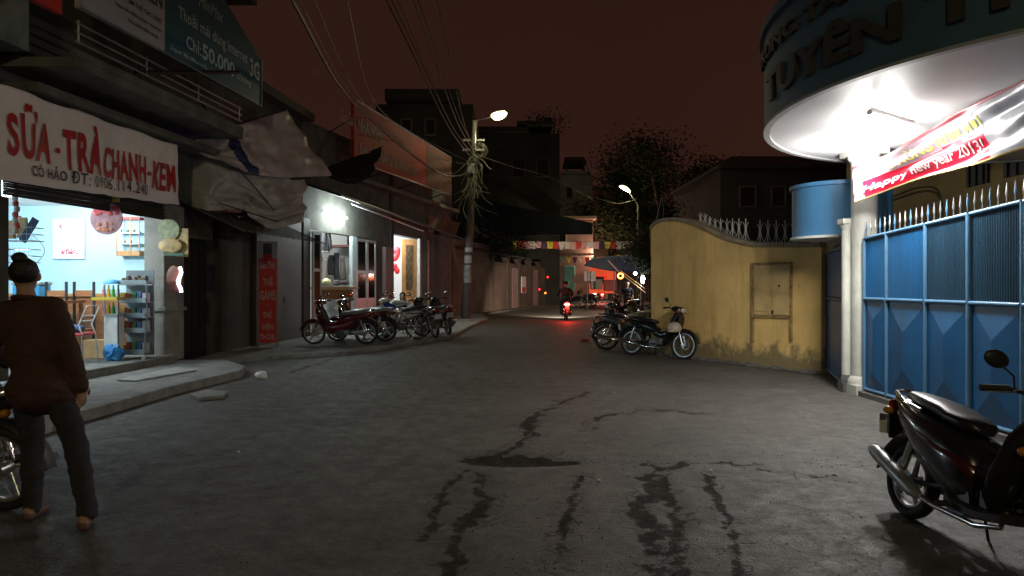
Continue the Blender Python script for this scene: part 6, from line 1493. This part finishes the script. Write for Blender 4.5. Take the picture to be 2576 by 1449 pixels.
def walker():
    X0, Y0 = -3.0, 4.42
    t = thing("person", "person in a dark brown jacket and dark trousers walking away at the left edge", "person", (X0,Y0,0))
    p = []; J, TR, SK, SH = 0, 1, 2, 3
    hip = Vector((0,0,.90)); hd = Vector((-.165,.10,1.555))
    # legs: left one straight on the viewer's left, right one trailing to the right
    for s, kn, an, toe in ((-1,Vector((-.09,.06,.50)),Vector((-.06,.02,.09)),Vector((-.08,.17,.03))),(1,Vector((.24,-.02,.50)),Vector((.40,-.16,.10)),Vector((.33,-.01,.03)))):
        h_ = hip+Vector((s*.09,0,-.02)); p += [('c',h_,kn,.092,.066,TR),('c',kn,kn.lerp(an,.35),.066,.062,TR),('c',kn.lerp(an,.35),an,.062,.052,TR),
             ('c',an-Vector((0,.03,.03)),an+Vector((0,0,-.02)),.035,.035,SK),('c',Vector((an.x,an.y-.04,.035)),toe,.035,.030,SH)]
    p += [('e',hip+Vector((0,0,.02)),(.165,.12,.14),J),('e',(-.03,.03,1.08),(.195,.135,.20),J),('e',(-.08,.06,1.23),(.215,.135,.17),J),
          ('c',(-.25,.06,1.33),(.06,.05,1.35),.070,.070,J),('c',(-.12,.07,1.36),(-.155,.09,1.46),.060,.052,SK)]
    # jacket skirt hangs a little loose
    p += [('e',(.02,.0,.83),(.215,.155,.15),J)]
    # arms
    p += [('c',(-.265,.06,1.32),(-.38,.10,1.10),.068,.058,J),('c',(-.38,.10,1.10),(-.42,.28,.98),.058,.044,J)]
    p += [('c',(.075,.04,1.33),(.185,.0,1.08),.068,.058,J),('c',(.185,.0,1.08),(.245,.02,.86),.058,.046,J)]
    hand(p, (-.42,.29,.98), (-.1,1,-.2), (0,-.2,-1), SK); hand(p, (.247,.03,.85), (.0,.1,-1), (-1,.2,0), SK, side=-1)
    p += head_parts(hd, (-.35,1,0), 1., SK)
    body("body", p, [mat('brown_jacket',(.05,.020,.014),.85,bump=.3,bscale=30), mat('dark_trousers',(.022,.020,.026),.9,bump=.3,bscale=40), M['skin'], mat('tan_sandals',(.10,.05,.04),.6)], .0095, t, 4)
    face_bits(t, hd, (-.35,1,0)); hair_cap(t, hd, .90, Vector((.008,-.02,.0)), bun=(.0,-.05,.115))
    mb = MB(); N = 24; vs = []                            # collar and hem bands follow the jacket
    mb.torus((-.135,.08,1.41), .075, .018, ax=(0,.15,1), nu=24, nv=6); mb.build("collar", MATS['brown_jacket'], t, smooth=True, local=True)
walker()
def seated_woman():
    c0 = P(1013,0,22.2); t = thing("person", "smiling woman with shoulder length black hair and grey top seated behind the motorbikes", "person", (c0.x,22.2,.085))
    hd = Vector((0,-.02,1.04)); f = (.15,-1,0)
    p = [('e',(0,0,.48),(.17,.15,.13),1),('e',(.01,0,.66),(.15,.11,.17),0),('e',(.01,0,.80),(.165,.10,.12),0),('c',(-.14,0,.84),(.15,0,.84),.055,.055,0),('c',(0,0,.88),(0,-.01,.98),.045,.043,2)]
    for s in (-1,1): p += [('c',(s*.09,0,.46),(s*.13,-.42,.46),.085,.062,1),('c',(s*.13,-.42,.46),(s*.13,-.40,.10),.062,.045,1),('c',(s*.13,-.40,.04),(s*.13,-.55,.03),.035,.03,3),
                          ('c',(s*.19,0,.83),(s*.25,-.10,.60),.05,.042,0),('c',(s*.25,-.10,.60),(s*.09,-.28,.56),.042,.033,0)]; hand(p, (s*.08,-.29,.56), (-s*.5,-1,0), (0,0,-1), 2, side=s)
    p += head_parts(hd, f, 1.)
    body("body", p, [mat('grey_blue_top',(.16,.20,.23),.85), mat('dark_jeans',(.03,.035,.05),.9), mat('skin_light',(.50,.30,.20),.6), M['plastic']], .012, t, 3)
    face_bits(t, hd, f); hair_cap(t, hd, 1.08, Vector((-.004,.03,.0)), long=1)
    s = thing("stool", "low plastic stool under the seated woman", "stool", (c0.x,22.2,.085)); mb = MB(); mb.box((c0.x,22.2,.42),(.32,.32,.03)); mb.build("seat", M['red'], s)
    for dx in (-.13,.13):
        for dy in (-.13,.13): mb = MB(); mb.box((c0.x+dx,22.2+dy,.245),(.03,.03,.32)); mb.build("leg", M['red'], s)
seated_woman()
def rider(x, y, rz, labp, labb, jc, paint, base, old, tailw, k=1.):
    b = clone(base, labb, x, y, rz, 0, group=None, paint=paint if paint != old else None, old=old)
    if 'group' in b: del b['group']
    for ch in b.children:
        if ch.name.startswith("tail_light"): ch.material_slots[0].link = 'OBJECT'; ch.material_slots[0].material = M['taillit']
    l = bpy.data.lights.new("tail_glow", 'POINT'); l.energy = tailw; l.color = (1,.04,.03); l.shadow_soft_size = .06; lo = bpy.data.objects.new("tail_glow", l); COL.objects.link(lo); lo.parent = b; lo.location = (-.98,0,.735)
    h = bpy.data.lights.new("headlight_beam", 'SPOT'); h.energy = 2600; h.color = (1,.80,.62); h.spot_size = 1.3; h.spot_blend = .7; h.shadow_soft_size = .05; ho = bpy.data.objects.new("headlight_beam", h); COL.objects.link(ho); ho.parent = b; ho.location = (.66,0,.95); ho.rotation_euler = (0, math.radians(-78), 0)
    t = thing("person", labp, "person", (x,y,0), math.radians(rz)); hd = Vector((.03,0,1.50))
    p = [('e',(-.16,0,.90),(.15,.18,.14),1),('e',(-.12,0,1.06),(.13,.175,.17),0),('e',(-.07,0,1.22),(.13,.20,.14),0),('c',(-.05,-.15,1.30),(-.05,.15,1.30),.06,.06,0),('c',(-.04,0,1.33),(.02,0,1.43),.05,.048,2)]
    for s in (-1,1):
        p += [('c',(-.14,s*.10,.88),(.22,s*.19,.80),.09,.065,1),('c',(.22,s*.19,.80),(.08,s*.20,.36),.065,.045,1),('c',(.06,s*.21,.30),(.22,s*.21,.28),.038,.032,3),
              ('c',(-.05,s*.20,1.29),(.10,s*.30,1.10),.055,.045,0),('c',(.10,s*.30,1.10),(.29,s*.29,1.03),.045,.036,0)]; hand(p, (.27,s*.29,1.035), (1,0,-.1), (0,0,-1), 2, .8, side=s)
    p += head_parts(hd, (1,0,0), 1.)
    body("body", p, [mat('rider_%s' % jc[0], jc[1], .85), mat('dark_jeans',(.03,.035,.05),.9), M['skin'], M['plastic']], .014, t, 3)
    face_bits(t, hd, (1,0,0)); mb = MB(); mb.ell(hd+Vector((-.01,0,.035)), (.135,.12,.125), nu=20, nv=12, z0=-.35); mb.build("helmet", M['blackp'], t, smooth=True, local=True)
    return b
rider(2.28, 29.6, 90, "rider in dark clothes and black helmet on the scooter with the bright red tail light", "scooter riding up the lane with a bright red tail light", ('dark',(.02,.018,.02)), 'blackp', sc, 'redp2', 75)
rider(7.35, 58, 95, "far rider with a smaller red tail light near the stall", "far scooter with a small red tail light near the stall", ('pale',(.2,.2,.2)), 'blackp', sc, 'redp2', 75)
def stander():
    c0 = P(1578,0,33); t = thing("person", "person in dark clothes and pale cap standing by the light strips", "person", (c0.x,33,0)); hd = Vector((.0,0,1.49))
    p = [('e',(0,0,.88),(.15,.11,.13),1),('e',(0,0,1.05),(.15,.11,.17),0),('e',(0,0,1.20),(.18,.11,.14),0),('c',(-.14,0,1.29),(.14,0,1.29),.058,.058,0),('c',(0,0,1.33),(0,0,1.42),.048,.045,2)]
    for s in (-1,1):
        p += [('c',(s*.085,0,.86),(s*.10,.02,.46),.085,.06,1),('c',(s*.10,.02,.46),(s*.11,0,.09),.06,.042,1),('c',(s*.11,.03,.035),(s*.12,-.12,.03),.035,.03,3),('c',(s*.19,0,1.28),(s*.26,0,1.03),.05,.042,0),('c',(s*.26,0,1.03),(s*.24,-.12,.84),.04,.03,2)]; hand(p, (s*.24,-.13,.83), (0,-.5,-1), (-s,0,0), 2, side=s)
    p += head_parts(hd, (.2,1,0), 1.)
    body("body", p, [mat('black_shirt',(.012,.014,.02),.85), mat('dark_jeans',(.03,.035,.05),.9), M['skin'], M['plastic']], .013, t, 3)
    face_bits(t, hd, (.2,1,0)); mb = MB(); mb.ell(hd+Vector((0,0,.055)), (.10,.11,.085), nu=18, nv=10, z0=-.1); mb.ell(hd+Vector((.02,.12,.05)), (.075,.07,.012), nu=14, nv=5); mb.build("cap", mat('pale_cap',(.5,.45,.35),.7), t, smooth=True, local=True)
stander()
# light of a turning vehicle farther up: a small van
def van():
    c = G(1490,748); c.y = 62; c.x = P(1488,0,62).x
    t = thing("small_van", "dark small van far up the lane with a glowing pink rear light bar", "van", (c.x,c.y,0))
    mb = MB(); mb.loft([(0,.75,.75,.35),(.1,.95,.80,.6),(2.2,1.0,.80,.65),(2.9,.8,.78,.42),(3.4,.65,.70,.25)], n=16, pw=5)
    for v in mb.v: v.x, v.y, v.z = c.x+v.y, c.y+v.x, v.z
    mb.build("body", M['greyp'], t, smooth=True)
    mb = MB(); mb.box((c.x,c.y-.02,1.25),(1.2,.03,.4)); mb.build("rear_window", M['glass'], t)
    mb = MB(); mb.ell((c.x+.1,c.y-.04,.92),(.42,.03,.10),nu=18,nv=8); mb.build("light_bar", mat('pink_light_bar',(1,.3,.3),.4,emit=(1,.20,.20),es=10), t)
    for s in (-1,1):
        for yy in (.5,2.7): mb = MB(); mb.torus((c.x+.72*s,c.y+yy,.28),.2,.08,ax=(1,0,0),nu=20,nv=8); mb.build("wheel", M['rubber'], t)
van()

# ------------------------------------------------------------------ small things on the ground
mb = MB(); c = G(659,953); mb.ell(c+Vector((0,0,.05)), (.10,.08,.06), nu=16, nv=9)
for v in mb.v: v += Vector((noise.noise(v*14),0,noise.noise(v*12+Vector((4,0,0)))))*.05
tag(mb.build("plastic_bag", mat('white_plastic_bag',(.6,.6,.58),.3), smooth=True), "crumpled white plastic bag at the corner of the left kerb", "bag")
def flat_slab(label, corners, h, m, z=0.):
    pts = [G(*q) for q in corners]; mb = MB(); n = len(pts); mb.add([Vector((p.x,p.y,z)) for p in pts]+[Vector((p.x,p.y,z+h)) for p in pts], [tuple(range(n)), tuple(range(n,2*n))]+[(i,(i+1) % n,n+(i+1) % n,n+i) for i in range(n)])
    o = mb.build("concrete_slab", m); bevel(o, .012); tag(o, label, "slab")
flat_slab("loose concrete slab lying on the road against the left kerb", [(478,998),(500,1010),(560,1004),(572,993),(520,988)], .05, M['conc'])
pts_ = [(-5.62,9.9),(-5.3,9.8),(-5.0,11.0),(-5.5,11.4)]
mb = MB(); mb.prism(pts_, (0,0,.127), (1,0,0), (0,1,0), (0,0,.025)); o = mb.build("concrete_slab", mat('pale_slab',(.3,.3,.28),.8,dirt=.5)); tag(o, "thin pale slab lying on the pavement before the tea shop step", "slab")
mb = MB(); c = G(1471,858); mb.ell(c+Vector((0,0,.03)), (.13,.06,.035), nu=12, nv=6); tag(mb.build("red_bag", mat('red_plastic_scrap',(.5,.03,.02),.4), smooth=True), "small red plastic scrap on the road left of the parked motorbikes", "litter")
rr = random.Random(11)
lit_ = [(1508,1212,"white scrap of paper on the middle of the road"),(1545,990,"thin pale scrap on the road near the yellow wall"),(600,1140,"tiny pale scrap on the left of the road"),(1790,1187,"small pale chip on the road right of the long crack"),(2100,1195,"narrow pale strip on the road at the right")]
for x, y, lab in lit_:
    c = G(x,y); mb = MB(); w_ = rr.uniform(.025,.05); mb.box(c+Vector((0,0,.012)), (w_,w_*.6,.006), Matrix.Rotation(rr.uniform(0,3),3,'Z') @ Matrix.Rotation(.15,3,'X')); tag(mb.build("litter", mat('litter_white',(.45,.44,.4),.7)), lab, "litter")
mb = MB()
rr = random.Random(5)
for k in range(420):
    x = rr.uniform(-5,5); y = 1.8+rr.random()**1.6*10
    if k < 260:
        q = G(rr.choice((1270,1690,2100,1400)), rr.choice((1155,1300,1400,1160))); x = q.x+rr.gauss(0,.25); y = q.y+rr.gauss(0,.22)
    if x < -4.6: continue
    r_ = rr.uniform(.003,.007); mb.ell((x,y,.003), (r_,r_*rr.uniform(.6,1),r_*.7), nu=5, nv=3)
tag(mb.build("gravel", mat('gravel_chips',(.09,.08,.07),.8,var=.5,scale=30), kind="stuff", fix=False), "loose gravel chips scattered over the road", "gravel")
